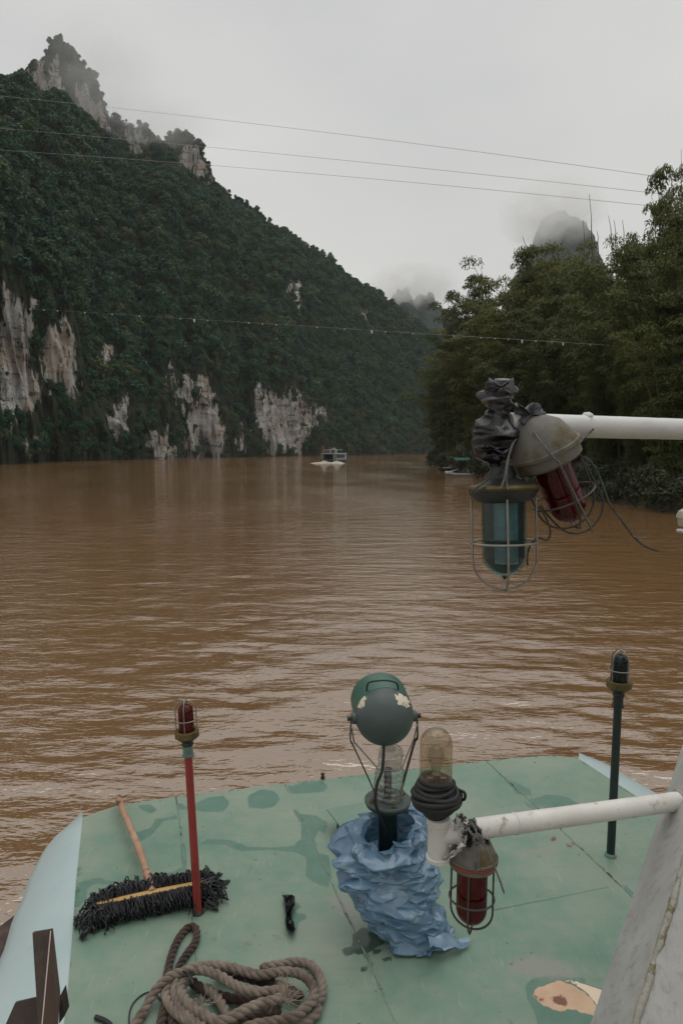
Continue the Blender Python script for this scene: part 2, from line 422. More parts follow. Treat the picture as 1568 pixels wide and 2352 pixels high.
def make_mountain():
    rpx = np.array(RIDGE, float); shx = np.array(SHORE_PX, float); rb = np.array(ROCKBASE, float); ch = np.array(CLIFF_H, float)
    cols = np.r_[np.linspace(-700, -60, 70), np.linspace(-57, 540, 330), np.linspace(543, 1120, 190)]
    t1 = np.linspace(0, 0.06, 26); t2 = np.linspace(0.06, 0.90, 92)[1:]; t3 = np.linspace(0.90, 1.0, 40)[1:]; t4 = np.linspace(1.0, 1.9, 18)[1:]
    ts = np.r_[t1, t2, t3, t4]
    S, R, ZB, CH = [], [], [], []
    for x in cols:
        ry = np.interp(x, rpx[:, 0], rpx[:, 1]); rd = np.interp(x, rpx[:, 0], rpx[:, 2])
        ry += 3.5 * float(vnoise(V3(x * 0.09, 0, 0), 4)) + 2.0 * float(vnoise(V3(x * 0.31, 0, 0), 9))
        sy = np.interp(x, shx[:, 0], shx[:, 1])
        if x < -420: sy = 1105 + (-420 - x) * 0.18
        S.append(onz(x, sy, 0)); R.append(onY(x, ry, rd))
        if rb[0, 0] <= x <= rb[-1, 0]:
            by = np.interp(x, rb[:, 0], rb[:, 1]); zb = onY(x, max(by, ry + 4), rd - 8)[2]
        else: zb = R[-1][2] * 0.965
        ZB.append(zb); CH.append(np.interp(x, ch[:, 0], ch[:, 1]))
    S, R, ZB, CH = map(np.array, (S, R, ZB, CH))
    CH = CH * (1 + 0.25 * vnoise(np.stack([cols * 0.05, cols * 0, cols * 0], -1), 2))
    nT, nC = len(ts), len(cols); P = np.zeros((nT, nC, 3))
    for i, t in enumerate(ts):
        P[i, :, :2] = S[:, :2] + (R[:, :2] - S[:, :2]) * t
        zr = R[:, 2]
        if t <= 0.06:
            f = t / 0.06; z = CH * (0.72 * f + 0.28 * f ** 0.5)
        elif t <= 0.97:
            f = (t - 0.06) / 0.91; z = CH + (ZB - CH) * (f + 0.10 * np.sin(math.pi * f))
        elif t <= 1.0:
            f = min(1.0, (t - 0.97) / 0.03); f = 1 - (1 - f) ** 1.7; z = ZB + (zr - ZB) * f
        else: z = zr - (zr * 0.9) * (max(0.0, t - 1) / 0.9) ** 0.75
        P[i, :, 2] = z
    tt = np.broadcast_to(ts[:, None], (nT, nC))
    # spurs and gullies across the slope, rock relief on the faces
    big = fbm(P * V3(0.011, 0.011, 0.006), 3, 11); mid = fbm(P * V3(0.05, 0.05, 0.03), 3, 21)
    amp = np.clip(tt / 0.12, 0, 1) * np.clip((0.97 - tt) / 0.15, 0, 1)
    P[..., 2] += amp * (14 * big + 5 * mid)
    out = unit(V3(0.55, -0.83, 0))
    base = np.clip(1 - tt / 0.10, 0, 1)
    P[..., :2] -= out[None, None, :2] * (base * 7 * fbm(P * V3(0.03, 0.03, 0.012), 3, 31) - 2.5 * base)[..., None]
    rel = fbm(P * V3(0.16, 0.16, 0.035), 4, 41, 0.6)
    wr = np.clip(base * 1.6, 0, 1) + np.clip((tt - 0.955) / 0.02, 0, 1) * np.clip((1.001 - tt) / 0.01, 0, 1)
    rid = 1 - 2 * np.abs(vnoise(P * V3(.22, .22, .03), 43)); led = np.abs(((P[..., 2] * .11 + 1.5 * vnoise(P * .05, 47)) % 1.0) - .5)
    P[..., :2] += out[None, None, :2] * ((3.6 * rel + 2.2 * rid + 2.0 * led) * np.clip(wr, 0, 1))[..., None]
    P[0, :, 2] = -3.0
    flat = P.reshape(-1, 3)
    px, py = proj(flat)
    wx = px + 15 * fbm(flat * V3(.3, .3, .10), 4, 51, .6); wy = py + 34 * fbm(flat * V3(0.22, 0.22, 0.05), 4, 61, .6)
    sdf = np.full(len(flat), 1e3)
    for poly in ROCK_POLY: sdf = np.minimum(sdf, poly_sdf(wx, wy, poly))
    sdf[tt.ravel() > 1.02] = 1e3
    t = NT('limestone_and_soil'); t.set(rough=0.9, spec=0.2)
    v = t.coord('World', (1, 1, 0.22)); v2 = t.coord('World', (1, 1, 1)); 
    n1 = t.noise(v, 0.22, 8, 0.65, 0.4); n2 = t.noise(v2, 0.09, 4); n3 = t.noise(t.coord('World', (1, 1, 0.10)), 0.55, 6, 0.7)
    n4 = t.noise(t.coord('World', (0.3, 0.3, 1.6)), 0.35, 5, 0.6)
    n5 = t.noise(t.coord('World', (1, 1, 0.30)), 0.9, 8, 0.72)
    rock = t.ramp(n1, [(0.30, (0.10, 0.095, 0.093)), (0.40, (0.32, 0.31, 0.295)), (0.53, (0.52, 0.505, 0.475)), (0.75, (0.66, 0.64, 0.61))])
    rock = t.mix(t.math('MULTIPLY', t.mr(n2, 0.45, 0.60), 0.65), rock, (0.44, 0.33, 0.235))
    rock = t.mix(t.mr(n3, 0.56, 0.62), rock, (0.035, 0.036, 0.038))
    rock = t.mix(t.mr(n5, 0.59, 0.67), rock, (0.045, 0.044, 0.045))
    rock = t.mix(t.math('MULTIPLY', t.mr(n4, 0.56, 0.64), 0.75), rock, (0.07, 0.064, 0.06))
    soil = t.ramp(n1, [(0.3, (0.016, 0.022, 0.012)), (0.7, (0.04, 0.05, 0.025))])
    f = t.mr(t.math('ADD', t.attr('rock'), t.math('MULTIPLY', t.math('SUBTRACT', n5, 0.5), 60.0)), -2.0, 3.0, 1, 0)
    hh = t.math('ADD', t.math('MULTIPLY', n1, 1.0), t.math('ADD', t.math('MULTIPLY', n4, 0.5), t.math('MULTIPLY', n5, 0.6)))
    mat = t.out(t.mix(f, soil, rock), t.bump(hh, 0.9, 2.2))
    o = mk('mountain', (flat, grid_faces(nT, nC)), mat, smooth=180, base=(0, 0, 0))
    tag(o, 'steep forested limestone mountain on the left bank', kind='structure')
    at = o.data.attributes.new('rock', 'FLOAT', 'POINT'); at.data.foreach_set('value', sdf.astype(np.float32))
    return flat, grid_faces(nT, nC), sdf, tt.ravel(), px, py
MT = make_mountain()

# trees at the left waterline: things of their own, whose crowns also serve the forest
def shore_tree(seed, px, py, label, hgt, R):
    p = onz(px, py, 0); p[2] = 1.0; p[1] -= 2.0
    root = thing('shore_tree', label, 'tree', p, 'trees at the left waterline')
    r = np.random.default_rng(seed)
    g = [tube(spline([p + V3(0, 0, -2), p + V3(.15, 0, hgt * 0.3), p + V3(-.1, .1, hgt * 0.75)], 5), np.linspace(.28, .1, 11), 7)]
    for k in range(5):
        a = r.uniform(0, 6.28); g.append(tube([p + V3(0, 0, hgt * .35), p + V3(math.cos(a) * R * .3, math.sin(a) * R * .3, hgt * .55), p + V3(math.cos(a) * R * .6, math.sin(a) * R * .6, hgt * .7)], [.12, .09, .04], 5))
    mk('trunk', join(*g), M_BARK, root)
    v, q = crown_mesh(seed, R, hgt)
    return mk('crown', (v + p + V3(0, 0, hgt * 0.12), q), M_TREE, root, smooth=None)
PROTO = [shore_tree(101, 330, 1054.5, 'dark leafy tree at the waterline left of the broad pale cliff', 5.5, 3.0),
         shore_tree(102, 536, 1049.5, 'rounded dark tree at the waterline between the two pale cliffs', 5.0, 2.9),
         shore_tree(103, 716, 1046.5, 'dark leafy tree at the waterline just left of the distant boat', 6.0, 3.1),
         shore_tree(104, 150, 1060, 'dark leafy tree at the far left of the waterline', 5.0, 3.3)]
def make_forest():
    flat, fc, sdf, tt, px, py = MT
    r = np.random.default_rng(12)
    a, b, c, d = (flat[fc[:, k]] for k in range(4))
    ar = 0.5 * (np.linalg.norm(np.cross(b - a, c - a), axis=1) + np.linalg.norm(np.cross(c - a, d - a), axis=1))
    tq = tt[fc].mean(1); pq = px[fc].mean(1)
    wgt = ar * np.where(tq > 1.15, 0.25, 1.0) * np.where((pq < -120) | (pq > 1060), 0.5, 1.0) * np.where(tq < 0.06, 0.9, 1.0)
    n = 15000
    idx = r.choice(len(fc), n, p=wgt / wgt.sum()); u, w = r.random(n)[:, None], r.random(n)[:, None]
    P = (a[idx] * (1 - u) + b[idx] * u) * (1 - w) + (d[idx] * (1 - u) + c[idx] * u) * w
    sd = sdf[fc[idx]].mean(1) + r.normal(0, 2.0, n)
    T = tq[idx]
    cliff_bush = (sd <= 3.5) & (r.random(n) < 0.10)
    keep = ((sd > 3.5) | cliff_bush) & (P[:, 2] > 0.3)
    P, T, sd = P[keep], T[keep], sd[keep]; n = len(P)
    s = np.clip(np.exp(r.normal(-.22, .36, n)), .35, 1.7)
    s *= np.where(T < 0.07, 0.62, 1.0) * np.where(T > 0.955, 0.52, 1.0) * np.where(sd < 3.5, 0.33, np.where(sd < 9, 0.6, 1.0))
    P[:, 2] -= 0.9 * s
    me = bpy.data.meshes.new('hillside_forest'); me.vertices.add(n); me.vertices.foreach_set('co', P.astype(np.float32).ravel())
    for nm, val in (('tscale', s), ('trot', r.uniform(0, 6.28, n))):
        q = me.attributes.new(nm, 'FLOAT', 'POINT'); q.data.foreach_set('value', val.astype(np.float32))
    q = me.attributes.new('tpick', 'INT', 'POINT'); q.data.foreach_set('value', r.integers(0, 4, n).astype(np.int32))
    o = bpy.data.objects.new('hillside_forest', me); COL.objects.link(o)
    tag(o, 'dense dark green forest covering the mountain slope', 'forest', kind='stuff')
    me.materials.append(M_TREE)
    g = bpy.data.node_groups.new('forest', 'GeometryNodeTree')
    g.interface.new_socket('Geometry', in_out='INPUT', socket_type='NodeSocketGeometry'); g.interface.new_socket('Geometry', in_out='OUTPUT', socket_type='NodeSocketGeometry')
    N, L = g.nodes, g.links
    gi, go = N.new('NodeGroupInput'), N.new('NodeGroupOutput'); jn = N.new('GeometryNodeJoinGeometry')
    def named(nm, ty):
        x = N.new('GeometryNodeInputNamedAttribute'); x.data_type = ty; x.inputs['Name'].default_value = nm; return x.outputs['Attribute']
    pk = named('tpick', 'INT'); ro = N.new('ShaderNodeCombineXYZ'); L.new(named('trot', 'FLOAT'), ro.inputs['Z']); scl = named('tscale', 'FLOAT')
    m2p = N.new('GeometryNodeMeshToPoints'); L.new(gi.outputs[0], m2p.inputs['Mesh'])
    for k, pr in enumerate(PROTO):
        oi = N.new('GeometryNodeObjectInfo'); oi.transform_space = 'ORIGINAL'; oi.inputs['Object'].default_value = pr; oi.inputs['As Instance'].default_value = True
        cm = N.new('FunctionNodeCompare'); cm.data_type = 'INT'; cm.operation = 'EQUAL'; L.new(pk, cm.inputs[2]); cm.inputs[3].default_value = k
        ip = N.new('GeometryNodeInstanceOnPoints')
        L.new(m2p.outputs[0], ip.inputs['Points']); L.new(cm.outputs[0], ip.inputs['Selection']); L.new(oi.outputs['Geometry'], ip.inputs['Instance'])
        L.new(ro.outputs[0], ip.inputs['Rotation']); L.new(scl, ip.inputs['Scale']); L.new(ip.outputs[0], jn.inputs[0])
    L.new(jn.outputs[0], go.inputs[0])
    md = o.modifiers.new('scatter', 'NODES'); md.node_group = g
make_forest()

# ------------------------------------------------------------------ far peaks
def far_peak(name, label, outline, Y, depth_r, seed):
    """hill whose skyline follows outline (pixels) at distance Y, rounded in depth"""
    O = np.array(outline, float); xs = np.linspace(O[0, 0], O[-1, 0], 90); ys = np.interp(xs, O[:, 0], O[:, 1])
    top = np.array([onY(x, y, Y) for x, y in zip(xs, ys)])
    rows = np.linspace(-1, 1, 60); P = np.zeros((60, 90, 3))
    for i, q in enumerate(rows):
        P[i] = top; P[i, :, 1] = Y + q * depth_r
        P[i, :, 2] = top[:, 2] * (1 - abs(q) ** 2.2) - 2
    n = fbm(P * V3(.02, .02, .012), 4, seed)
    P[..., 2] += n * 20 * np.clip(1.05 - np.abs(rows)[:, None], 0, 1); P[..., 1] += 12 * fbm(P * V3(.03, .03, .02), 3, seed + 5)
    P[..., 2] += 7 * np.abs(vnoise(P * 0.14, seed + 9)) + 4 * fbm(P * .3, 2, seed + 3); P[..., 0] += 5 * fbm(P * V3(.06, .06, .03), 3, seed + 15)
    return tag(mk(name, (P.reshape(-1, 3), grid_faces(60, 90)), M_FAR, smooth=180, base=(0, 0, 0)), label, kind='structure')
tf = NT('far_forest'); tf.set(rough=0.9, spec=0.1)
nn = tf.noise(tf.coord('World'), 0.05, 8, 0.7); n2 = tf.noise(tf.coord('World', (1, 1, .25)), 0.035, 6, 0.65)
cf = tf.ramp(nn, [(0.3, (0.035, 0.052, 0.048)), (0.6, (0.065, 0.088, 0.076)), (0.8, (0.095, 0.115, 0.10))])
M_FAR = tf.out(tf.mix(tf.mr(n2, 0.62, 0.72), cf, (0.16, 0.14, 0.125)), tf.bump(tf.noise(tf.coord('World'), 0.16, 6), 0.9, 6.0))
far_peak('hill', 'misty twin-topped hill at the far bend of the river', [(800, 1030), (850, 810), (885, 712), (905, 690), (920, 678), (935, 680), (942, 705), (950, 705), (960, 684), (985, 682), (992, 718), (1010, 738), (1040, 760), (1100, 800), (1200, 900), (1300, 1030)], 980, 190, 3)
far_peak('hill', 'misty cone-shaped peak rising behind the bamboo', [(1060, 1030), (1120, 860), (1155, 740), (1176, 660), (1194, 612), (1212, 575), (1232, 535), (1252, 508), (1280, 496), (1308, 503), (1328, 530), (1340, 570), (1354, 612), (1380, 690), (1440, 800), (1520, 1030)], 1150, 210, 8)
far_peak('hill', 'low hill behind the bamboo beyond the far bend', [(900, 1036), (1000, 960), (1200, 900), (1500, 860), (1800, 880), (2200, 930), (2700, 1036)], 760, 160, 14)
# ------------------------------------------------------------------ right bank and bamboo
SH = np.array([(24, -260), (21.5, -60), (19.6, 10), (19.0, 42), (18.6, 100), (19.2, 135), (20.5, 146), (25, 160), (40, 190), (110, 250), (400, 340), (1500, 560)], float)
def make_bank():
    sp = resample(np.c_[spline(np.c_[SH, SH[:, 0] * 0], 20)], 2.5)[:, :2]
    offs = [-2.5, 0, .8, 2, 3.5, 6, 10, 20, 40, 90, 200, 500]; zz = [-1.6, 0.0, .8, 1.5, 2.1, 2.8, 3.4, 4.5, 6, 8, 14, 26]
    T = np.gradient(sp, axis=0); T /= np.linalg.norm(T, axis=1)[:, None]; Nn = np.stack([T[:, 1], -T[:, 0]], 1)
    P = np.zeros((len(offs), len(sp), 3))
    for i, (o, z) in enumerate(zip(offs, zz)):
        P[i, :, :2] = sp + Nn * o; P[i, :, 2] = z
    P[2:, :, 2] += 0.4 * fbm(P[2:] * 0.3, 3, 77); P[1:6, :, :2] += (0.7 * fbm(P[1:6] * 0.35, 3, 78))[..., None] * Nn[None]
    m = paint('bank_soil', (0.035, 0.032, 0.02), (0.07, 0.06, 0.035), 0.6, (0.85, 1.0), bump=0.6, bd=0.2, bscale=2)
    tag(mk('riverbank', (P.reshape(-1, 3), grid_faces(len(offs), len(sp))), m, smooth=180, base=(0, 0, 0)), 'dark earth bank on the right', kind='structure')
make_bank()
def bamboo_proto(seed, H=18.0, nc=17):
    """leaf and culm geometry of one arching clump, base at the origin"""
    r = np.random.default_rng(seed); C, A, B, G = [], [], [], []
    for k in range(nc):
        az = r.uniform(0, 6.28); lean = r.uniform(0.06, 0.38); h = H * r.uniform(0.62, 1.0)
        b = V3(math.cos(az), math.sin(az), 0); s = np.linspace(0, 1, 24)[:, None]
        reach = h * lean
        P = b * (r.uniform(0.1, 1.1)) + b * reach * s ** 2.2 + V3(0, 0, 1) * h * (s - 0.62 * lean * s ** 5)
        P = P + r.normal(0, .12, (1, 3)) * s
        G.append(tube(P, np.linspace(.07, .015, 24), 5))
        # plumes of leaves: side branches that droop, densest towards the tip
        for j in range(15):
            q = 0.16 + 0.84 * (j + r.random()) / 15; p = P[min(23, int(q * 23))]
            rad = 1.35 * (1.12 - 0.85 * abs(q - 0.60)) * r.uniform(.65, 1.15)
            d = unit(r.normal(size=3) * V3(1, 1, .3)) * rad * r.uniform(.1, .75)
            n = 165
            dr = r.normal(size=(n, 3)); dr /= np.linalg.norm(dr, axis=1)[:, None]; dr[:, 2] = np.where(dr[:, 2] < -.2, -dr[:, 2] * .7, dr[:, 2])
            rr = (.45 + .55 * r.random(n) ** .5)[:, None]
            cc = p + d + dr * rr * V3(1, 1, .70) * rad * .88 - V3(0, 0, .15 * rad)
            a = dr * V3(1, 1, .3) * .7 + r.normal(0, .35, (n, 3)) + V3(0, 0, -.6); a /= np.linalg.norm(a, axis=1)[:, None]
            nn_ = dr + V3(0, 0, .5) + r.normal(0, .4, (n, 3)); bb = np.cross(a, nn_); bb /= (np.linalg.norm(bb, axis=1)[:, None] + 1e-9)
            s_ = r.uniform(.09, .17, n)[:, None]
            C.append(cc); A.append(a * s_); B.append(bb * s_ * .34)
    lv = quads(np.vstack(C), np.vstack(A), np.vstack(B))
    return lv, join(*G)
def proto_meshes(seed):
    (v, q), g = bamboo_proto(seed)
    lm = newmesh('foliage', v, q); lm.materials.append(M_BAMB)
    cm = newmesh('stem', g[0], g[1]); cm.materials.append(M_CULM)
    return lm, cm
BP = [proto_meshes(s) for s in (201, 202, 203, 204, 205)]
PH = [max(v.co.z for v in lm.vertices) * .97 for lm, _ in BP]
BAMBOO = [  # top pixel x, top pixel y, distance, label
    (958, 890, 150, 'low bamboo clump overhanging the river at the far tip of the right bank'),
    (990, 815, 144, 'dark bamboo clump behind the tip of the right bank'),
    (1030, 765, 134, 'bamboo clump left of the tall feathery bamboo'),
    (1078, 680, 122, 'feathery bamboo whose thin top leans left against the sky'),
    (1130, 630, 116, 'bamboo with pale arching plume on the left shoulder of the thicket'),
    (1195, 615, 104, 'bamboo in front of the left foot of the misty cone peak'),
    (1232, 580, 96, 'arching bamboo plume crossing the misty cone peak'),
    (1300, 565, 90, 'rounded bamboo plume right of the misty cone peak'),
    (1355, 572, 84, 'bamboo standing among the bare culms'),
    (1410, 552, 78, 'broad bamboo right of the bare culms'),
    (1470, 520, 72, 'bamboo at the left foot of the tallest clump'),
    (1515, 392, 66, 'tallest bamboo clump at the right edge of the view'),
    (1570, 425, 60, 'tall bamboo cut by the right edge of the view'),
    (1010, 880, 152, 'dim bamboo clump low behind the moored rafts'),
    (1100, 770, 104, 'bamboo clump above the moored rafts'),
    (1165, 735, 92, 'dark bamboo clump above the black plastic wrapping'),
    (1240, 700, 80, 'middle bamboo clump below the cone peak'),
    (1325, 690, 70, 'bamboo clump above the white pipe, left part'),
    (1400, 660, 62, 'bamboo clump above the middle of the white pipe'),
    (1480, 600, 56, 'olive bamboo clump above the right end of the white pipe'),
    (1550, 570, 50, 'olive bamboo clump at the right edge above the white pipe'),
    (1285, 830, 70, 'round drooping bamboo just above the white pipe'),
    (1385, 800, 57, 'shaded bamboo behind the white pipe'),
    (1470, 760, 50, 'shaded bamboo behind the right part of the white pipe'),
    (1560, 720, 45, 'shaded bamboo at the right edge behind the white pipe'),
    (1150, 850, 94, 'dim bamboo low behind the black plastic wrapping'),
    (1690, 480, 48, 'bamboo just beyond the right edge of the view'), (1800, 420, 44, 'second bamboo beyond the right edge of the view'), (1950, 380, 40, 'third bamboo beyond the right edge of the view'), (2200, 300, 36, 'farthest right bamboo beyond the edge of the view')]
def add_bamboo():
    r = np.random.default_rng(55); k = 0
    for i, (x, y, d, lab) in enumerate(BAMBOO):
        top = onY(x, y, d); bz = 1.0
        p = V3(top[0], d, bz)
        # keep the foot on land
        xs = np.interp(d, SH[:9, 1], SH[:9, 0]) + 1.3
        if p[0] < xs: p[0] = xs
        h = top[2] - bz; s = h / PH[i % len(BP)]
        o = thing('bamboo_clump', lab or 'bamboo on the right bank beyond the edge of the view', 'bamboo', p, 'bamboo clumps on the right bank')
        a = r.uniform(0, 6.28); o.rotation_euler = (0, 0, a); wide = max(s, 0.62) * {1470: .7, 1515: .58, 1570: .55, 1410: .8, 1078: .8, 1130: .85}.get(x, .98)
        o.scale = (wide * r.uniform(.95, 1.15), wide * r.uniform(.95, 1.15), s); o.rotation_euler = (r.normal(0, .03), r.normal(0, .03), a)
        lm, cm = BP[i % len(BP)]
        for nm, me in (('foliage', lm), ('stem', cm)):
            c = bpy.data.objects.new(nm, me); COL.objects.link(c); c.parent = o
add_bamboo()
# bare culms sticking out above the thicket
for x0, y0, x1, y1, d, lab in ((1352, 445, 1358, 545, 78, 'tallest bare culm, standing against the cone peak'), (1338, 505, 1341, 590, 80, 'bare culm left of the tallest one'),
                          (1409, 505, 1413, 560, 76, 'short bare culm in the middle of the group'), (1428, 505, 1432, 560, 74, 'rightmost bare culm of the group'),
                          (1396, 495, 1404, 555, 76, 'bent thin bare culm above the thicket'), (1370, 530, 1372, 560, 77, 'shortest bare culm beside the tallest one')):
    a, b = onY(x0, y0, d), onY(x1, y1, d); b2 = b + (b - a) * 1.5
    pts = spline([a, (a + b) / 2 + V3(.08, 0, 0), b, b2], 6)
    tag(mk('bare_culm', tube(pts, np.linspace(.02, .07, len(pts)), 6), M_CULM), lab, 'bamboo culm', 'bare bamboo culms')
# shrubs at the right waterline
def shrub_mesh(seed):
    r = np.random.default_rng(seed); C, A, B = [], [], []
    for k in range(14):
        c = V3(r.normal(0, 1.1), r.normal(0, .8), abs(r.normal(.7, .5))); q = r.uniform(.5, .95)
        x = leaf_cloud(c, (q, q, q * .8), 90, .17, r, .4, .6, .3); C.append(x[0]); A.append(x[1]); B.append(x[2])
    v, f = quads(np.vstack(C), np.vstack(A), np.vstack(B)); m = newmesh('foliage', v, f); m.materials.append(M_SHRUB); return m
SM = [shrub_mesh(s) for s in (301, 302, 303)]
sr = np.random.default_rng(8)
for i, (x, w, lab) in enumerate(((1560, 1.0, 'bush at the right waterline cut by the edge of the view'), (1510, .9, 'yellow-tipped bush at the right waterline'), (1460, 1.0, 'dark bush at the waterline behind the lamp cord'), (1415, 1.1, 'dark bush at the waterline right of the red lamp glass'),
                          (1370, 1.1, 'dark bush at the waterline behind the red hanging lamp'), (1325, 1.0, 'dark bush at the waterline behind the tilted lamp housing'), (1280, 1.2, 'dark bush at the waterline between the hanging lamps'), (1230, 1.2, 'dark bush at the waterline behind the green hanging lamp'),
                          (1175, 1.3, 'dark bush at the waterline behind the black wrapping'), (1120, 1.3, 'dark bush at the waterline right of the rafts'), (1062, 1.3, 'dark bush behind the moored rafts'), (1020, 1.5, 'dark bush left of the moored rafts'), (992, 1.6, 'bush at the very tip of the right bank'))):
    Y = 19.6 * 1568 / (x - 784) * .985
    Y = min(Y, 148)
    X = np.interp(Y, SH[:9, 1], SH[:9, 0]) + .5
    o = bpy.data.objects.new('shrub', SM[i % 3]); COL.objects.link(o); o.location = (X, Y, .1); o.rotation_euler = (0, 0, sr.uniform(0, 6.28)); o.scale = (w, w, w * 1.1)
    tag(o, lab, 'bush', 'bushes along the right waterline')

# ------------------------------------------------------------------ cables over the river
M_CABLE = paint('cable_grey', (0.42, 0.42, 0.39), (0.52, 0.52, 0.49), 3, (0.5, 0.7))
def overhead(ptsx, dl, dr, rad, lab):
    P = []
    X = np.array(ptsx, float); xs = np.linspace(X[0, 0], X[-1, 0], 60); ys = np.interp(xs, X[:, 0], X[:, 1])
    k = np.polyfit(X[:, 0], X[:, 1], 2); ys = np.polyval(k, xs)
    for x, y in zip(xs, ys):
        f = (x - xs[0]) / (xs[-1] - xs[0]); P.append(onY(x, y, 1 / ((1 - f) / dl + f / dr)))   # straight in plan
    return np.array(P)
for pts, dl, dr, lab in (([(-260, 196), (245, 243), (860, 320), (1480, 402), (1750, 441)], 265, 92, 'uppermost of the three thin power cables crossing the sky'),
                         ([(-260, 272), (0, 295), (700, 359), (1470, 440), (1750, 472)], 262, 92, 'middle of the three thin power cables crossing the sky'),
                         ([(-260, 328), (0, 345), (700, 397), (1480, 472), (1750, 501)], 258, 92, 'lowest of the three thin power cables crossing the sky')):
    tag(mk('power_cable', tube(overhead(pts, dl, dr, .05, lab), .032, 5), M_CABLE), lab, 'cable', 'power cables over the river')
M_FLAG = paint('white_plastic_tag', (0.75, 0.75, 0.73), (0.82, 0.82, 0.80), 5, (0.4, 0.6))
Pm = overhead([(-150, 695), (0, 704), (445, 733), (855, 757), (1197, 780), (1305, 790), (1568, 803), (1700, 811)], 165, 46, .02, '')
rl = thing('marker_line', 'thin line hung with small white tags low across the river', 'cable', Pm[0])
mk('line', tube(Pm, .009, 5), M_CABLE, rl)
mr_ = np.random.default_rng(4)
for x, big in [(445, 1), (855, 1), (1197, 1), (1305, 1)] + [(q, 0) for q in (60, 115, 135, 205, 270, 332, 402, 470, 560, 600, 640, 718, 795, 900, 935, 960, 1050, 1105, 1123, 1175, 1240, 1350)]:
    pxs, pys = proj(Pm); i = int(np.argmin(np.abs(pxs - x))); p = Pm[i]; d = p[1]; s = d / 1568
    w, h = (2.0 * s, 5.2 * s) if big else (1.5 * s, 2.0 * s)
    g = prism([p + V3(-w, 0, .01), p + V3(w, .0, .01), p + V3(w * 1.2, 0.02, -h * .8), p + V3(.1 * w, .03, -h * 1.6), p + V3(-w * .8, .02, -h * .9)], V3(0, .03, 0))
    mk('tag', g, M_FLAG, rl)

# ------------------------------------------------------------------ distant boat
M_HULL = paint('boat_dark_hull', (0.02, 0.022, 0.025), (0.05, 0.05, 0.05), 2, (0.6, 0.8))
M_BWHITE = paint('boat_white', (0.42, 0.44, 0.42), (0.52, 0.54, 0.52), 2, (0.4, 0.6))
M_BTEAL = paint('boat_pale_teal', (0.30, 0.41, 0.40), (0.36, 0.47, 0.46), 2, (0.4, 0.6))
M_BGREY = paint('boat_grey_panel', (0.22, 0.24, 0.24), (0.34, 0.36, 0.36), 2.5, (0.5, 0.7))
M_DARKIN = paint('boat_dark_window', (0.015, 0.017, 0.02), (0.03, 0.03, 0.035), 2, (0.2, 0.4))
M_REDC = paint('red_cloth', (0.45, 0.03, 0.02), (0.55, 0.05, 0.03), 2, (0.7, 0.9))
M_CREAM = paint('cream_cloth', (0.6, 0.5, 0.36), (0.68, 0.58, 0.42), 2, (0.8, 0.9))
M_ORANGE = paint('rust_orange_cloth', (0.45, 0.17, 0.06), (0.5, 0.2, 0.08), 2, (0.8, 0.9))
M_BLACKC = paint('dark_cloth', (0.02, 0.02, 0.025), (0.04, 0.04, 0.045), 2, (0.8, 0.9))
M_SKIN = paint('skin', (0.36, 0.21, 0.14), (0.40, 0.24, 0.16), 3, (0.5, 0.6))
M_FOAM = paint('wake_foam', (0.40, 0.35, 0.29), (0.60, 0.56, 0.50), 0.8, (0.5, 0.8), dirt=(0.24, 0.15, 0.085), dirt_at=(0.5, 0.62), dscale=1.1, bump=0.6, bd=0.1, bscale=3)
BO = onz(752, 1063.5, 0); BTH = math.radians(24)
bf = V3(math.sin(BTH), math.cos(BTH), 0); bs = V3(math.cos(BTH), -math.sin(BTH), 0); bz = V3(0, 0, 1)
def bp(f, s, z): return BO + bf * f + bs * s + bz * z
def bbox(f0, f1, s0, s1, z0, z1): return obox(bp((f0 + f1) / 2, (s0 + s1) / 2, (z0 + z1) / 2), bf * (f1 - f0) / 2, bs * (s1 - s0) / 2, bz * (z1 - z0) / 2)
boat = thing('passenger_boat', 'small distant passenger boat with teal roof and red flag, seen from astern', 'boat', BO)
# hull with pointed bow
sec = [(-0.3, 1.9, .0), (0, 2.15, .05), (6, 2.2, .05), (9, 1.6, .15), (11, .25, .5)]
hv, hf = [], []
for f, w, rise in sec:
    for s, z in ((-w, .62 + rise), (-w * .9, -.4), (w * .9, -.4), (w, .62 + rise)): hv.append(bp(f, s, z))
for i in range(len(sec) - 1):
    for k in range(3): hf.append((i * 4 + k, i * 4 + k + 1, i * 4 + 4 + k + 1, i * 4 + 4 + k))
    hf.append((i * 4 + 3, i * 4, i * 4 + 4, i * 4 + 7))
hf += [(3, 2, 1, 0), (16, 17, 18, 19)]
mk('hull', (np.array(hv), hf), M_HULL, boat, 30)
mk('cabin', join(bbox(1.3, 7.5, -1.75, 1.75, .66, 2.35)), M_BGREY, boat)
for k in range(4): mk('window', bbox(1.8 + k * 1.4, 2.9 + k * 1.4, 1.752, 1.79, 1.35, 2.1), M_DARKIN, boat)
mk('stern_shade_panel', bbox(1.26, 1.297, -1.5, 1.45, .9, 2.25), M_DARKIN, boat)  # dark panel stands in for the shade inside the stern
mk('roof', join(bbox(-.1, 8.2, -2.05, 2.05, 2.36, 2.52)), M_BTEAL, boat)
for s in (-1.75, 1.75): mk('pillar', bbox(.05, .2, s - .07, s + .07, .67, 2.355), M_BWHITE, boat)
mk('bow_cover', join(bbox(8.3, 9.6, -1.2, 1.2, .8, 2.6)), M_BTEAL, boat)
for k, s in enumerate((-1.6, -.6, .5, 1.5)):
    mk('tyre_fender', ring(bp(-.42, s, .45), bf, .32, .12, 16, 6), M_HULL, boat)
for f in (1.5, 3.5, 5.5): mk('tyre_fender', ring(bp(f, 2.33, .45), bs, .32, .12, 16, 6), M_HULL, boat)
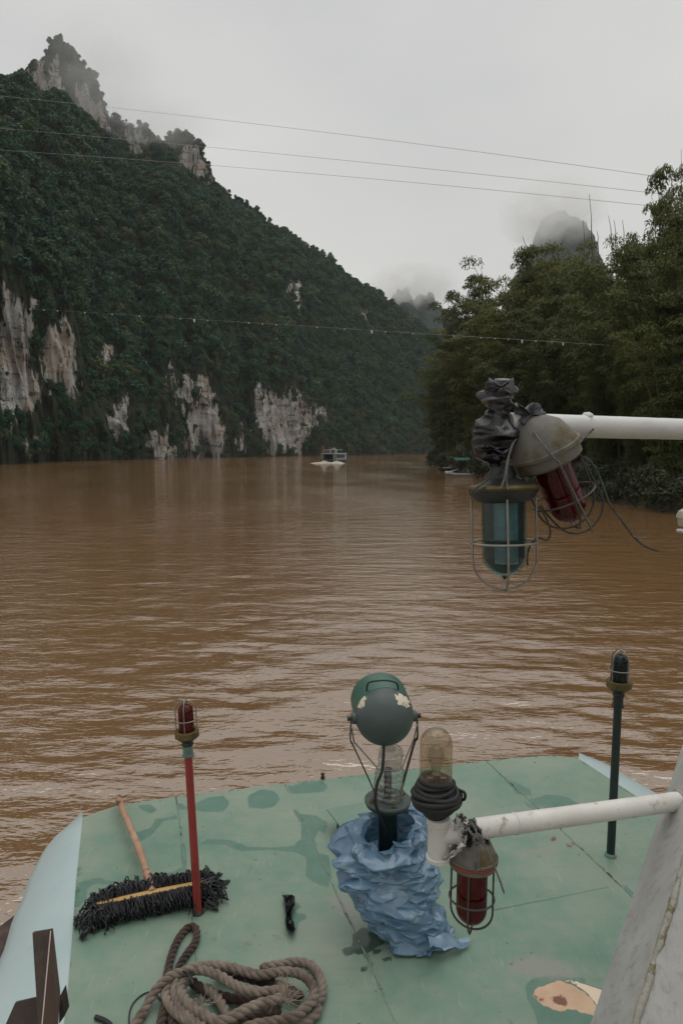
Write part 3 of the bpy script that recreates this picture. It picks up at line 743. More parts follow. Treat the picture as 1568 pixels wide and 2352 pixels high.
mk('rail', join(*[tube([bp(a, b, 3.45), bp(c, d, 3.45)], .05, 6) for a, b, c, d in ((.2, -1.6, .2, 1.0), (.2, -1.6, 6, -1.6), (.2, 1.0, 6, 1.6))],
   *[tube([bp(.2, s, 2.52), bp(.2, s, 3.45)], .05, 6) for s in (-1.6, -.9, -.2, .5, 1.0)]), M_BWHITE, boat)
mk('wheelhouse', join(bbox(2.2, 4.2, -1.2, .9, 2.53, 3.6)), M_BGREY, boat)
for s in (-.75, .35): mk('window', bbox(2.16, 2.197, s - .28, s + .28, 2.8, 3.35), M_DARKIN, boat)
fg = tube([bp(.1, -1.3, 2.5), bp(.0, -1.35, 4.6)], .04, 6)
mk('flagpole', fg, M_BWHITE, boat)
mk('flag', prism([bp(.0, -1.3, 4.5), bp(-.05, -.95, 4.15), bp(-.05, -1.0, 3.1), bp(.0, -1.55, 2.7), bp(.03, -1.42, 3.6)], bf * .05), M_REDC, boat)
def figure(p, face, top, label, sit=False, h=1.7):
    """standing person as one continuous mesh of stacked rings, arms included"""
    s = h / 1.7; f = unit(face); sd_ = np.cross(f, V3(0, 0, 1))
    root = thing('person', label, 'person', p)
    def stack(rows, c):
        g = []; n = 10
        for (w, dpt, z, fo) in rows:
            for k in range(n):
                a = 2 * math.pi * k / n; g.append(p + c + sd_ * (w * math.cos(a) * s) + f * ((dpt * math.sin(a) + fo) * s) + V3(0, 0, z * s))
        m = len(rows); fs = [(i * n + k, i * n + (k + 1) % n, (i + 1) * n + (k + 1) % n, (i + 1) * n + k) for i in range(m - 1) for k in range(n)]
        fs += [tuple(range(n - 1, -1, -1)), tuple((m - 1) * n + k for k in range(n))]; return np.array(g), fs
    body = stack([(.17, .12, .84, 0), (.19, .13, .95, 0), (.17, .12, 1.1, 0), (.21, .13, 1.28, 0), (.22, .12, 1.4, 0), (.10, .09, 1.47, 0), (.055, .06, 1.5, .01), (.06, .07, 1.53, .01), (.075, .09, 1.6, .015), (.07, .09, 1.68, .01), (.03, .04, 1.73, 0)], V3(0, 0, 0))
    legs = [stack([(.05, .10, .0, .04), (.055, .07, .07, .0), (.06, .06, .3, 0), (.06, .065, .46, 0), (.085, .09, .8, 0), (.09, .1, .9, 0)], sd_ * q * .09 * s) for q in (-1, 1)]
    arms = [tube(np.array([p + sd_ * q * .2 * s + V3(0, 0, 1.38 * s), p + sd_ * q * .27 * s + f * .02 + V3(0, 0, 1.1 * s), p + sd_ * q * .22 * s + f * .2 * s + V3(0, 0, .98 * s)]), [.055 * s, .045 * s, .035 * s], 7) for q in (-1, 1)]
    o = mk('body', join(body, *legs, *arms), top, root, 180)
    o.data.materials.append(M_SKIN); o.data.materials.append(M_BLACKC)
    for q in o.data.polygons:
        z = q.center[2] / s
        if z > 1.49: q.material_index = 2 if (z > 1.62 or (q.center.dot(Vector(f)) < -.02)) else 1
        elif z < .9: q.material_index = 2
    return root
figure(bp(.9, 1.55, 2.52), -bf, M_CREAM, 'person in a cream top at the right of the distant boat roof')
figure(bp(1.0, -.55, 2.52), -bf, M_BLACKC, 'person in dark clothes beside the red flag on the distant boat')
figure(bp(1.6, .55, 2.52), bf, M_ORANGE, 'person in a rust-coloured top in the middle of the distant boat roof')
# wake
wr = np.random.default_rng(2)
def wake():
    nf, ns = 60, 40; P = np.zeros((nf, ns, 3))
    for i in range(nf):
        q = i / (nf - 1); dist = -.4 - 11 * q ** 1.3; w = 4.2 + 2.4 * q
        for j in range(ns):
            s = (j / (ns - 1) * 2 - 1)
            P[i, j] = bp(0, .3, 0) + V3(.08, 1, 0) * dist + V3(1, 0, 0) * s * w
            hgt = (.5 * math.exp(-q * 4) + .16 * (1 - q)) * (1 - abs(s) ** 3) 
            P[i, j, 2] = hgt * (0.7 + .5 * float(vnoise(V3(P[i, j, 0] * 1.1, P[i, j, 1] * .9, 0), 3))) + .03 - .16 * q * q - .1 * abs(s) ** 4
    return P.reshape(-1, 3), grid_faces(nf, ns)
tag(mk('wake', wake(), M_FOAM, smooth=180), 'pale foaming wake behind the distant boat', kind='stuff')

# ------------------------------------------------------------------ moored rafts at the right bank
M_RWHITE = paint('raft_white', (0.7, 0.7, 0.68), (0.8, 0.8, 0.78), 3, (0.4, 0.6))
M_RTEAL = paint('raft_teal_sheet', (0.05, 0.16, 0.12), (0.07, 0.2, 0.15), 3, (0.5, 0.7))
M_AMBER = paint('amber_lantern', (0.75, 0.42, 0.08), (0.8, 0.48, 0.1), 3, (0.3, 0.5))
M_RDARK = paint('raft_dark_wood', (0.02, 0.018, 0.015), (0.045, 0.04, 0.03), 3, (0.7, 0.9))
def raft(px, py, L, lab, canopy, extra):
    o = onz(px, py, 0); d = o[1]; k = d / 1568.0
    root = thing('raft', lab, 'boat', o, 'rafts moored under the right bank')
    f = unit(V3(1, .25, 0)); s = V3(-.25, 1, 0) / 1.03
    for j in range(5):
        pts = [o + f * (-L * .5) + s * (j * .42 - .8) + V3(0, 0, .55), o + f * (-L * .42) + s * (j * .42 - .8) + V3(0, 0, .2), o + f * (L * .5) + s * (j * .42 - .8) + V3(0, 0, .16)]
        mk('float', tube(spline(pts, 6), .18, 8), M_RWHITE if extra else M_RDARK, root)
    mk('floor', obox(o + V3(0, 0, .40), f * L * .4, s * .95, V3(0, 0, .03)), M_RDARK, root)
    for a in (-1, 1):
        for b in (-1, 1): mk('post', tube([o + f * a * L * .3 + s * b * .8 + V3(0, 0, .3), o + f * a * L * .3 + s * b * .8 + V3(0, 0, 2.1)], .035, 6), M_RDARK, root)
    c = [o + f * (L * .36 * q) + V3(0, 0, 2.1) for q in (-1, 1)]
    pr = [(-1.0, -.05), (-.6, .2), (0, .3), (.6, .2), (1.0, -.05)]
    vs = [e + s * a + V3(0, 0, z) for e in c for a, z in pr] + [e + s * a + V3(0, 0, z + .03) for e in c for a, z in pr]
    fs = []
    for b0 in (0, 10):
        for i in range(4): fs.append((b0 + i, b0 + i + 1, b0 + 6 + i, b0 + 5 + i))
    mk('canopy', (np.array(vs), fs), M_RDARK if canopy == 'dark' else M_RTEAL, root, 30)
    return root, o, f, s, k
r1, o1, f1, s1, _ = raft(1058, 1091, 3.6, 'nearer moored raft with white floats and a green side sheet', 'teal', True)
mk('side_sheet', obox(o1 + f1 * .9 + s1 * -.9 + V3(0, 0, 1.0), f1 * .28, s1 * .015, V3(0, 0, .4)), M_RTEAL, r1)
mk('seat', obox(o1 + f1 * 1.25 - s1 * .5 + V3(0, 0, .62), f1 * .45, s1 * .25, V3(0, 0, .14)), M_RWHITE, r1)
mk('bow_board', obox(o1 - f1 * 1.5 - s1 * .6 + V3(0, 0, .62), unit(f1 + V3(0, 0, .25)) * .8, s1 * .06, V3(0, 0, .06)), M_RWHITE, r1)
r2, o2, f2, s2, _ = raft(1040, 1082, 4.2, 'farther moored raft with red and amber lanterns under a dark canopy', 'dark', False)
mk('rail', obox(o2 - f2 * .6 - s2 * .95 + V3(0, 0, .62), f2 * 1.6, s2 * .04, V3(0, 0, .06)), M_RWHITE, r2)
for q, m_, w in ((-1.1, M_REDC, .2), (.25, M_AMBER, .11), (.6, M_AMBER, .11)):
    mk('lantern', lathe([(0.02, -.14), (w * .8, -.1), (w, 0), (w * .8, .1), (0.02, .14)], o2 + f2 * q - s2 * 1.0 + V3(0, 0, 1.5), V3(0, 0, 1), 12), m_, r2)
# ------------------------------------------------------------------ the boat we stand on: roof deck and side plates
ZD = 2.0
HEAD = math.radians(17.5)                       # the boat points this far left of the view
DU = V3(-math.sin(HEAD), math.cos(HEAD), 0); DV = V3(math.cos(HEAD), math.sin(HEAD), 0); DZ = V3(0, 0, 1)
def dk(x, y, h=0.0): return onz(x, y, ZD + h)
def m2px(P): P = np.asarray(P) - CAM; return float(P @ FW) / FPX     # metres per pixel at P
deckboat = thing('river_boat', 'green-decked river boat in the foreground with pale blue side plates', 'boat', (0, 1.5, 0))
LEDGE = [(148, 2352), (158, 2260), (168, 2130), (176, 2020), (184, 1940), (190, 1878)]
FRONT = [(190, 1878), (228, 1863), (270, 1850), (330, 1840), (405, 1829), (520, 1815), (655, 1800), (784, 1785), (930, 1768), (1040, 1756), (1130, 1746), (1200, 1739), (1250, 1736), (1290, 1737), (1328, 1743)]
REDGE = [(1328, 1743), (1378, 1775), (1425, 1806), (1467, 1833), (1520, 1868), (1580, 1910), (1680, 1985), (1800, 2080)]
def deck_outline():
    L = [dk(*p) for p in LEDGE]; F = [dk(*p) for p in FRONT[1:]]; R = [dk(*p) for p in REDGE[1:]]
    a, b = L[0], R[-1]
    back0 = a - DU * 1.5 + DV * 0.0; back1 = back0 + DV * (abs((b - a) @ DV) + 0.2)
    L = [back0] + L
    return np.array(L + F + R + [b - DU * 1.3, back1])
# weathered paint: distances to hand-placed worn patches are stored on the deck mesh
DARKP = [
    [(318, 1851), (345, 1848), (364, 1860), (345, 1870), (325, 1862)], [(410, 1850), (420, 1846), (430, 1855), (445, 1850), (480, 1832), (512, 1830), (527, 1845), (512, 1862), (470, 1864), (440, 1860), (415, 1862)],
    [(570, 1856), (573, 1826), (600, 1814), (630, 1818), (642, 1836), (628, 1853), (595, 1858)],
    [(658, 1805), (735, 1793), (752, 1803), (745, 1816), (672, 1825), (660, 1815)],
    [(305, 1914), (330, 1906), (345, 1900), (358, 1880), (385, 1878), (408, 1872), (412, 1882), (375, 1885), (358, 1905), (345, 1918), (320, 1934), (308, 1928)],
    [(172, 2085), (172, 2060), (185, 2025), (228, 2013), (245, 2022), (300, 2025), (350, 2013), (400, 2004), (424, 1990), (432, 2000), (415, 2018), (380, 2030), (300, 2030), (250, 2030), (215, 2030), (202, 2045), (202, 2062), (185, 2085)],
    [(455, 1940), (478, 1928), (530, 1932), (570, 1944), (630, 1946), (672, 1944), (690, 1930), (692, 1890), (668, 1850), (690, 1868), (720, 1870), (750, 1890), (745, 1920), (730, 1905), (722, 1930), (730, 1955), (755, 1965), (765, 2010), (755, 2037), (720, 2025), (703, 2010), (705, 1968), (680, 1957), (620, 1952), (560, 1955), (520, 1943), (480, 1940)],
    [(410, 1945), (418, 1928), (430, 1960), (432, 1995), (425, 2000)],
    [(1160, 1790), (1185, 1795), (1215, 1812), (1218, 1828), (1185, 1822), (1172, 1806)], [(1210, 1835), (1250, 1825), (1300, 1832), (1335, 1848), (1330, 1860), (1290, 1862), (1250, 1856), (1225, 1850)],
    [(1200, 1838), (1225, 1850), (1250, 1870), (1240, 1874), (1215, 1856)],
    [(1425, 2020), (1445, 2040), (1462, 2058), (1440, 2052)],
    [(650, 2070), (672, 2065), (690, 2080), (675, 2095), (685, 2110), (683, 2145), (665, 2150), (650, 2120)],
    [(672, 2095), (705, 2100), (705, 2110), (680, 2118)],
    [(1210, 2265), (1225, 2250), (1260, 2240), (1290, 2240), (1400, 2280), (1400, 2370), (1240, 2370), (1215, 2300)],
    [(1298, 2248), (1332, 2245), (1345, 2252), (1325, 2258)], [(148, 2215), (165, 2205), (172, 2215), (158, 2235), (148, 2240)],
    [(805, 2150), (835, 2130), (870, 2140), (890, 2165), (850, 2190), (815, 2195)], [(780, 2182), (805, 2175), (815, 2190), (792, 2198)],
    [(835, 2195), (850, 2192), (852, 2200), (838, 2202)], [(860, 2185), (880, 2180), (882, 2190), (862, 2195)], [(880, 2200), (900, 2198), (900, 2208), (882, 2210)], [(850, 2212), (862, 2210), (862, 2218), (850, 2220)], [(825, 2222), (845, 2218), (848, 2228), (830, 2232)]]
PINKP = [[(1228, 2290), (1232, 2272), (1262, 2258), (1285, 2250), (1315, 2262), (1345, 2285), (1375, 2315), (1372, 2335), (1335, 2322), (1300, 2315), (1285, 2322), (1245, 2308)]]
CREAMP = [[(1283, 2252), (1310, 2250), (1345, 2262), (1400, 2282), (1400, 2320), (1372, 2312), (1345, 2280), (1315, 2258)]]
STAINP = [[(1170, 2225), (1190, 2205), (1225, 2195), (1280, 2205), (1310, 2222), (1325, 2245), (1270, 2250), (1225, 2240), (1185, 2240)], [(1212, 1858), (1250, 1856), (1295, 1862), (1330, 1862), (1310, 1880), (1255, 1878)], [(745, 2060), (790, 2055), (830, 2110), (825, 2130), (790, 2110)], [(1185, 1960), (1275, 1945), (1260, 1957), (1200, 1968)]]
RUSTP = [[(1258, 2288), (1285, 2284), (1300, 2300), (1290, 2312), (1268, 2300)], [(1232, 2288), (1252, 2296), (1250, 2301), (1232, 2294)], [(1300, 1940), (1320, 1938), (1322, 1944), (1302, 1946)], [(1265, 1925), (1275, 1922), (1280, 1928), (1268, 1932)], [(1340, 1885), (1358, 1882), (1358, 1888), (1342, 1890)], [(1405, 2220), (1425, 2218), (1425, 2222), (1406, 2224)], [(1195, 2205), (1200, 2202), (1203, 2206), (1198, 2208)], [(1170, 2216), (1178, 2214), (1179, 2218), (1171, 2219)]]
SEAMS = [[(405, 1830), (432, 2030), (447, 2150), (452, 2250), (458, 2352)], [(655, 1801), (700, 1895), (760, 2025), (812, 2135), (850, 2215), (905, 2345)], [(1117, 1749), (1200, 1825), (1290, 1908), (1380, 1993), (1470, 2078)], [(1130, 2090), (1250, 2067), (1395, 2038)]]
def in_poly(px, py, poly): return poly_sdf(px, py, poly) < 0
def make_deck():
    out = deck_outline(); uv = np.stack([(out - out[0]) @ DV, (out - out[0]) @ DU], 1)
    lo, hi = uv.min(0), uv.max(0); h = 0.0125
    us = np.arange(lo[0], hi[0] + h, h); vs_ = np.arange(lo[1], hi[1] + h, h)
    U, Vv = np.meshgrid(us, vs_); sd = poly_sdf(U, Vv, uv)
    # pull near-border vertices on to the outline so the edge is clean
    keep = sd < h * 0.75
    cl = np.stack([U, Vv], -1).reshape(-1, 2); sdf = sd.ravel()
    m = (sdf > -h * 0.75) & (sdf < h * 0.75)
    pts = cl[m]; best = np.full(len(pts), 1e9); bp_ = pts.copy()
    for i in range(len(uv)):
        a, b = uv[i], uv[(i + 1) % len(uv)]; e = b - a; t = np.clip(((pts - a) @ e) / (e @ e + 1e-12), 0, 1)
        q = a + t[:, None] * e; d = np.linalg.norm(q - pts, axis=1); w = d < best; best[w] = d[w]; bp_[w] = q[w]
    cl[m] = bp_
    P = out[0] + cl[:, :1] * DV + cl[:, 1:] * DU
    P[:, 2] = ZD - 0.004 * fbm(np.c_[cl * 2.0, cl[:, 0] * 0], 2, 9) * 0.5
    fc = grid_faces(*U.shape); ok = keep.ravel()[fc].all(1); fc = fc[ok]
    used = np.unique(fc); remap = -np.ones(len(P), int); remap[used] = np.arange(len(used)); fc = remap[fc]; P = P[used]
    px, py = proj(P)
    wob = 5.0
    wx = px + wob * fbm(np.c_[P[:, :2] * 9, P[:, 2] * 0], 4, 3); wy = py + wob * 0.7 * fbm(np.c_[P[:, :2] * 9, P[:, 2] * 0 + 5], 4, 4)
    def field(polys):
        d = np.full(len(P), 60.0)
        for q in polys: d = np.minimum(d, poly_sdf(wx, wy, q))
        return d
    t = NT('worn_green_deck_paint'); t.set(spec=0.4)
    v = t.coord('World'); fine = t.noise(v, 90, 4, 0.6); med = t.noise(v, 14, 6, 0.6); big = t.noise(v, 2.2, 4, 0.55); speck = t.noise(v, 55, 3, 0.5)
    jag = t.math('MULTIPLY', t.math('SUBTRACT', t.noise(v, 34, 8, 0.72), 0.5), 9.0)
    def mask(nm, soft=0.5, j=1.0): return t.mr(t.math('ADD', t.attr(nm), t.math('MULTIPLY', jag, j)), -soft, soft, 1, 0)
    top = t.ramp(big, [(0.30, (0.095, 0.205, 0.148)), (0.50, (0.158, 0.252, 0.188)), (0.72, (0.230, 0.292, 0.226))])
    top = t.mix(t.math('MULTIPLY', t.mr(med, 0.42, 0.66), 0.38), top, (0.275, 0.300, 0.245))
    top = t.mix(t.math('MULTIPLY', t.mr(t.noise(t.coord('World', (1, 6, 1), (0, 0, .4)), 7, 7, .7), 0.52, 0.68), 0.30), top, (0.15, 0.205, 0.155))
    top = t.mix(t.math('MULTIPLY', t.mr(t.noise(t.coord('World', (9, 1, 1), (0, 0, -.5)), 9, 3, .5), 0.64, 0.70), 0.35), top, (0.33, 0.36, 0.30))
    under = t.ramp(med, [(0.3, (0.078, 0.172, 0.130)), (0.7, (0.120, 0.215, 0.168))])
    md = mask('dark'); c = t.mix(md, top, under)
    # pale rim where the newer coat curls at its edge
    rim = t.math('MULTIPLY', t.mr(t.math('ABSOLUTE', t.math('ADD', t.attr('dark'), jag)), 0.0, 1.4, 1, 0), 0.5)
    c = t.mix(rim, c, (0.17, 0.22, 0.16))
    c = t.mix(t.math('MULTIPLY', mask('stain', 9.0, 3.0), 0.75), c, (0.27, 0.26, 0.23))
    c = t.mix(mask('cream', 0.5, 0.6), c, (0.72, 0.58, 0.44)); c = t.mix(mask('pink', 0.5, 2.2), c, t.ramp(med, [(0.3, (0.52, 0.33, 0.21)), (0.7, (0.62, 0.44, 0.30))]))
    c = t.mix(t.math('MULTIPLY', mask('rust', 2.0, 3.5), 0.9), c, (0.16, 0.035, 0.02))
    c = t.mix(t.mr(speck, 0.70, 0.74), c, (0.07, 0.055, 0.035))
    c = t.mix(t.math('MULTIPLY', t.mr(t.noise(v, 5.5, 9, 0.78), 0.60, 0.66), 0.55), c, (0.13, 0.115, 0.075))
    c = t.mix(t.math('MULTIPLY', t.mr(t.noise(v, 30, 8, 0.7), 0.62, 0.72), 0.30), c, (0.12, 0.15, 0.10))
    wet = t.math('MULTIPLY', mask('wet', 1.5, 1.2), 0.85); c = t.mix(wet, c, (0.035, 0.06, 0.045))
    rg = t.math('SUBTRACT', t.mr(med, 0.3, 0.7, 0.30, 0.52), t.math('MULTIPLY', wet, 0.32))
    hgt = t.math('SUBTRACT', t.math('MULTIPLY', fine, 0.12), t.math('MULTIPLY', md, 0.5))
    mat = t.out(c, t.bump(hgt, 0.5, 0.002, t.bump(big, 0.25, 0.02)), rg)
    o = mk('roof_deck', (P, fc), mat, deckboat, 180)
    wetp = DARKP[-7:]; dk_ = DARKP[:-7]
    for nm, ps in (('dark', dk_), ('pink', PINKP), ('cream', CREAMP), ('stain', STAINP), ('rust', RUSTP), ('wet', wetp)):
        a = o.data.attributes.new(nm, 'FLOAT', 'POINT'); a.data.foreach_set('value', field(ps).astype(np.float32))
    # plate edge under the outline
    lipm = paint('deck_edge', (0.13, 0.19, 0.15), (0.2, 0.27, 0.21), 8, (0.5, 0.7), dirt=(0.13, 0.06, 0.03), dscale=30)
    n = len(out); lv = np.vstack([out - V3(0, 0, .003), out - V3(0, 0, .05)])
    mk('deck_edge', (lv, [(i, i + n, (i + 1) % n + n, (i + 1) % n) for i in range(n)]), lipm, deckboat, 30)
    mk('hull', prism([p - V3(0, 0, .06) for p in out * V3(.985, .985, 1) + V3(0, .03, 0)], V3(0, 0, -2.2)), M_HULL, deckboat, None)
    seam_m = paint('weld_seam', (0.17, 0.24, 0.18), (0.27, 0.34, 0.265), 30, (0.5, 0.8), dirt=(0.06, 0.05, 0.035), dirt_at=(0.52, 0.62), dscale=26, bump=0.8, bd=0.004, bscale=120)
    M_PLGS = paint('painted_over_seam', (0.13, 0.215, 0.165), (0.20, 0.28, 0.22), 20, (0.4, 0.6), dirt=(0.10, 0.13, 0.10), dirt_at=(0.55, 0.65), dscale=20)
    for s in SEAMS:
        pts = resample(spline([dk(*q) for q in s], 10), 0.012); r_ = np.random.default_rng(len(s))
        pts = pts + np.c_[.0018 * fbm(pts * 25, 3, 2), .0018 * fbm(pts * 25, 3, 5), 0 * pts[:, 0]]
        hh = np.clip((.0006 if s is SEAMS[3] else .0026) + (.0004 if s is SEAMS[3] else .0022) * fbm(pts * 9, 3, 6), .0004, .01)
        mk('weld_seam', tube(pts + V3(0, 0, .0005), hh, 6), M_PLGS if s is SEAMS[3] else seam_m, o, 60)
    return o
deck = make_deck()
M_PALE = paint('pale_blue_paint', (0.36, 0.46, 0.465), (0.42, 0.515, 0.515), 3, (0.35, 0.5), dirt=(0.22, 0.27, 0.27), dirt_at=(0.66, 0.74), dscale=22, bump=0.08)
def side_plate(inner, outer, drop):
    A = resample(spline([dk(*q) for q in inner], 8), .05); n = len(A)
    B0 = [onz(x, y, ZD - drop) for x, y in outer]; B = spline(B0, 8); s = np.linspace(0, len(B) - 1, n); B = np.stack([np.interp(s, range(len(B)), B[:, k]) for k in range(3)], 1)
    rows = []
    for f in np.linspace(0, 1, 9):
        p = A + (B - A) * f; p[:, 2] = ZD - .002 - drop * f ** 2.1; rows.append(p)
    last = B.copy(); last[:, 2] -= .35; last += (B - A) * .04; rows.append(last)
    return np.array(rows).reshape(-1, 3), grid_faces(10, n)
LI = [(132, 2480), (140, 2420)] + LEDGE; LO = [(-190, 2640), (-130, 2460), (-62, 2330), (0, 2203), (15, 2163), (30, 2110), (50, 2068), (65, 2023), (80, 1993), (95, 1963), (120, 1928), (165, 1893), (189, 1879)]
mk('side_plate', side_plate(LI, LO, .14), M_PALE, deckboat, 180)
mk('side_plate', side_plate(REDGE, [(1329, 1744), (1378, 1756), (1410, 1772), (1450, 1795), (1505, 1826), (1570, 1866), (1640, 1915), (1740, 1990), (1880, 2090)], .14), M_PALE, deckboat, 180)
# rusty bow piece beyond the left plate
M_RUSTD = paint('rusty_dark_steel', (0.018, 0.013, 0.011), (0.055, 0.032, 0.024), 9, (0.5, 0.75), dirt=(0.11, 0.045, 0.028), dirt_at=(0.55, 0.7), dscale=18, bump=0.3)
M_REDOX = paint('red_oxide_paint', (0.26, 0.075, 0.055), (0.34, 0.13, 0.10), 10, (0.5, 0.7), dirt=(0.03, 0.02, 0.018), dirt_at=(0.5, 0.62), dscale=9)
zz = ZD - .30
a_, b_, c_ = onz(40, 2098, zz), onz(-60, 2172, zz), onz(-60, 2420, zz)
mk('fender_plate', prism([a_, b_, c_, onz(30, 2300, zz)], V3(0, 0, -.02)), M_RUSTD, deckboat, None)
mk('fender_side', prism([onz(22, 2140, zz - .05), onz(-40, 2185, zz - .05), onz(-40, 2400, zz - .3), onz(20, 2300, zz - .3)], V3(.01, 0, -.02)), M_REDOX, deckboat, None)
# bolt on the front edge
b0 = dk(741, 1789); k = m2px(b0)
tag(mk('rusty_bolt', join(lathe([(4.5 * k, 0), (5.2 * k, 2 * k), (5.2 * k, 5 * k), (3 * k, 6 * k), (3 * k, 10 * k), (4.6 * k, 10.5 * k), (4.4 * k, 14 * k), (1 * k, 15 * k)], b0 - V3(0, 0, .001), DZ, 8)), M_RUSTD), 'small rusty bolt standing on the front edge of the green deck', 'bolt')
# raised green plinth under the searchlight
M_PLG = paint('plinth_green', (0.13, 0.225, 0.17), (0.18, 0.265, 0.205), 6, (0.45, 0.6), dirt=(0.05, 0.07, 0.05), dscale=25, dirt_at=(0.66, 0.72))
M_BLKG = paint('plinth_shade_side', (0.012, 0.022, 0.018), (0.025, 0.04, 0.034), 8, (0.5, 0.7))  # shade under the top plate, put into the colour of a solid body
h = .075
pl = [dk(750, 1858, h), dk(925, 1826, h), dk(1010, 1930, h), dk(850, 1985, h)]
pc = np.mean(pl, 0); plb = [p * .82 + pc * .18 for p in pl]
plr = thing('plinth', 'low green box with the shade of its side painted dark behind the blue plastic sheet', 'plinth', V3(pc[0], pc[1], ZD))
mk('top_plate', prism(pl[::-1], V3(0, 0, -.006)), M_PLG, plr, None)
mk('body', prism([p - V3(0, 0, .007) for p in plb[::-1]], V3(0, 0, -h + .008)), M_BLKG, plr, None)
# ------------------------------------------------------------------ materials of the fittings
def glass(name, col, rough=0.05, trans=1.0, grime=None, gs=30, gat=(0.5, 0.8), gmax=0.6):
    t = NT(name); t.set(col=col, rough=rough, trans=trans, ior=1.45)
    if grime:
        v = t.coord('Object'); f = t.math('MULTIPLY', t.mr(t.noise(v, gs, 7, 0.65), *gat), gmax)
        c = t.mix(f, col, grime); t.l.new(c, t.b.inputs['Base Color'])
        t.l.new(t.math('SUBTRACT', trans, t.math('MULTIPLY', f, 0.8)), t.b.inputs['Transmission Weight'])
        t.l.new(t.mr(f, 0, 1, rough, 0.5), t.b.inputs['Roughness'])
    return t.m
def thinglass(name, tint, ior=1.3, rough=0.03, body=(0.3, 0.3, 0.3), amt=(0.0, 0.0), gs=26, gat=(0.4, 0.75)):
    """thin glass wall: tinted see-through, mirror-like by Fresnel, with a film of dirt or body colour"""
    t = NT(name); v = t.coord('Object')
    tr = t.n.new('ShaderNodeBsdfTransparent'); tr.inputs['Color'].default_value = (*tint, 1)
    gl = t.n.new('ShaderNodeBsdfGlossy'); gl.inputs['Roughness'].default_value = rough
    df = t.n.new('ShaderNodeBsdfDiffuse'); df.inputs['Color'].default_value = (*body, 1)
    lw = t.n.new('ShaderNodeLayerWeight'); lw.inputs['Blend'].default_value = 0.5
    fz = t.math('ADD', t.math('MULTIPLY', t.math('POWER', lw.outputs['Facing'], 4.0), 0.55), ((ior - 1) / (ior + 1)) ** 2 + 0.015)
    m1 = t.n.new('ShaderNodeMixShader'); t.l.new(t.mr(t.noise(v, gs, 6, 0.65), gat[0], gat[1], amt[0], amt[1]), m1.inputs[0]); t.l.new(tr.outputs[0], m1.inputs[1]); t.l.new(df.outputs[0], m1.inputs[2])
    m2 = t.n.new('ShaderNodeMixShader'); t.l.new(fz, m2.inputs[0]); t.l.new(m1.outputs[0], m2.inputs[1]); t.l.new(gl.outputs[0], m2.inputs[2])
    t.l.new(m2.outputs[0], t.n['Material Output'].inputs['Surface']); t.n.remove(t.b); return t.m
M_REDGL = thinglass('red_lamp_glass', (0.50, 0.022, 0.020), 1.35, 0.05, (0.20, 0.010, 0.010), (0.12, 0.5), 12)
M_GRNGL = thinglass('dark_green_lamp_glass', (0.22, 0.42, 0.36), 1.35, 0.05, (0.012, 0.03, 0.025), (0.3, 0.8), 12)
M_PALEGL = thinglass('pale_tinted_glass', (0.80, 0.90, 0.90), 1.35, 0.04, (0.05, 0.09, 0.09), (0.0, 0.25), 14)
M_CLEAR = thinglass('grimy_clear_glass', (0.93, 0.90, 0.84), 1.32, 0.04, (0.28, 0.23, 0.15), (0.0, 0.26), 30, (0.42, 0.8))
M_BULB = thinglass('bulb_glass', (0.80, 0.79, 0.76), 1.5, 0.03, (0.5, 0.5, 0.47), (0.05, 0.2))
M_PET = thinglass('bottle_plastic', (0.90, 0.91, 0.90), 1.6, 0.05, (0.6, 0.6, 0.58), (0.0, 0.14), 30)
M_BRASS = paint('tarnished_brass', (0.085, 0.065, 0.025), (0.17, 0.13, 0.05), 30, (0.45, 0.65), dirt=(0.03, 0.028, 0.018), dscale=40, metal=0.55)
M_GREYM = paint('dull_grey_casting', (0.125, 0.12, 0.105), (0.19, 0.18, 0.155), 16, (0.5, 0.7), dirt=(0.10, 0.075, 0.026), dirt_at=(0.48, 0.62), dscale=14, metal=0.2)
M_WIRE = paint('cage_wire_steel', (0.20, 0.185, 0.16), (0.36, 0.34, 0.30), 30, (0.3, 0.5), dirt=(0.08, 0.05, 0.03), dscale=60, metal=0.75)
M_WIRED = paint('dark_cage_wire', (0.05, 0.043, 0.036), (0.11, 0.095, 0.08), 30, (0.45, 0.6), metal=0.4)
M_REDP = paint('red_pole_paint', (0.255, 0.028, 0.024), (0.33, 0.042, 0.034), 20, (0.35, 0.5), dirt=(0.06, 0.012, 0.012), dirt_at=(0.64, 0.72), dscale=50)
M_GRNP = paint('dark_green_pole_paint', (0.008, 0.018, 0.017), (0.014, 0.028, 0.026), 20, (0.35, 0.5))
M_TEALC = paint('teal_coupling', (0.06, 0.22, 0.17), (0.11, 0.28, 0.22), 30, (0.45, 0.6), dirt=(0.16, 0.15, 0.14), dirt_at=(0.45, 0.55), dscale=40)
M_BLACKM = paint('black_metal', (0.012, 0.014, 0.013), (0.03, 0.034, 0.03), 20, (0.4, 0.6))
M_WHITEP = paint('weathered_white_pipe', (0.60, 0.575, 0.535), (0.74, 0.72, 0.68), 9, (0.4, 0.6), dirt=(0.17, 0.13, 0.085), dirt_at=(0.57, 0.74), dscale=22, bump=0.35, bd=0.003)
M_WHITEB = paint('bright_white_pipe', (0.60, 0.60, 0.585), (0.74, 0.74, 0.72), 9, (0.35, 0.5), dirt=(0.25, 0.23, 0.19), dirt_at=(0.6, 0.75), dscale=18, bump=0.4, bd=0.004, bscale=40)
M_TAPE = paint('black_rubber_tape', (0.005, 0.005, 0.006), (0.014, 0.014, 0.016), 14, (0.42, 0.6), bump=0.3)
M_BAGBLK = paint('black_plastic_film', (0.008, 0.008, 0.010), (0.020, 0.020, 0.024), 12, (0.22, 0.4), bump=0.2, spec=0.6)
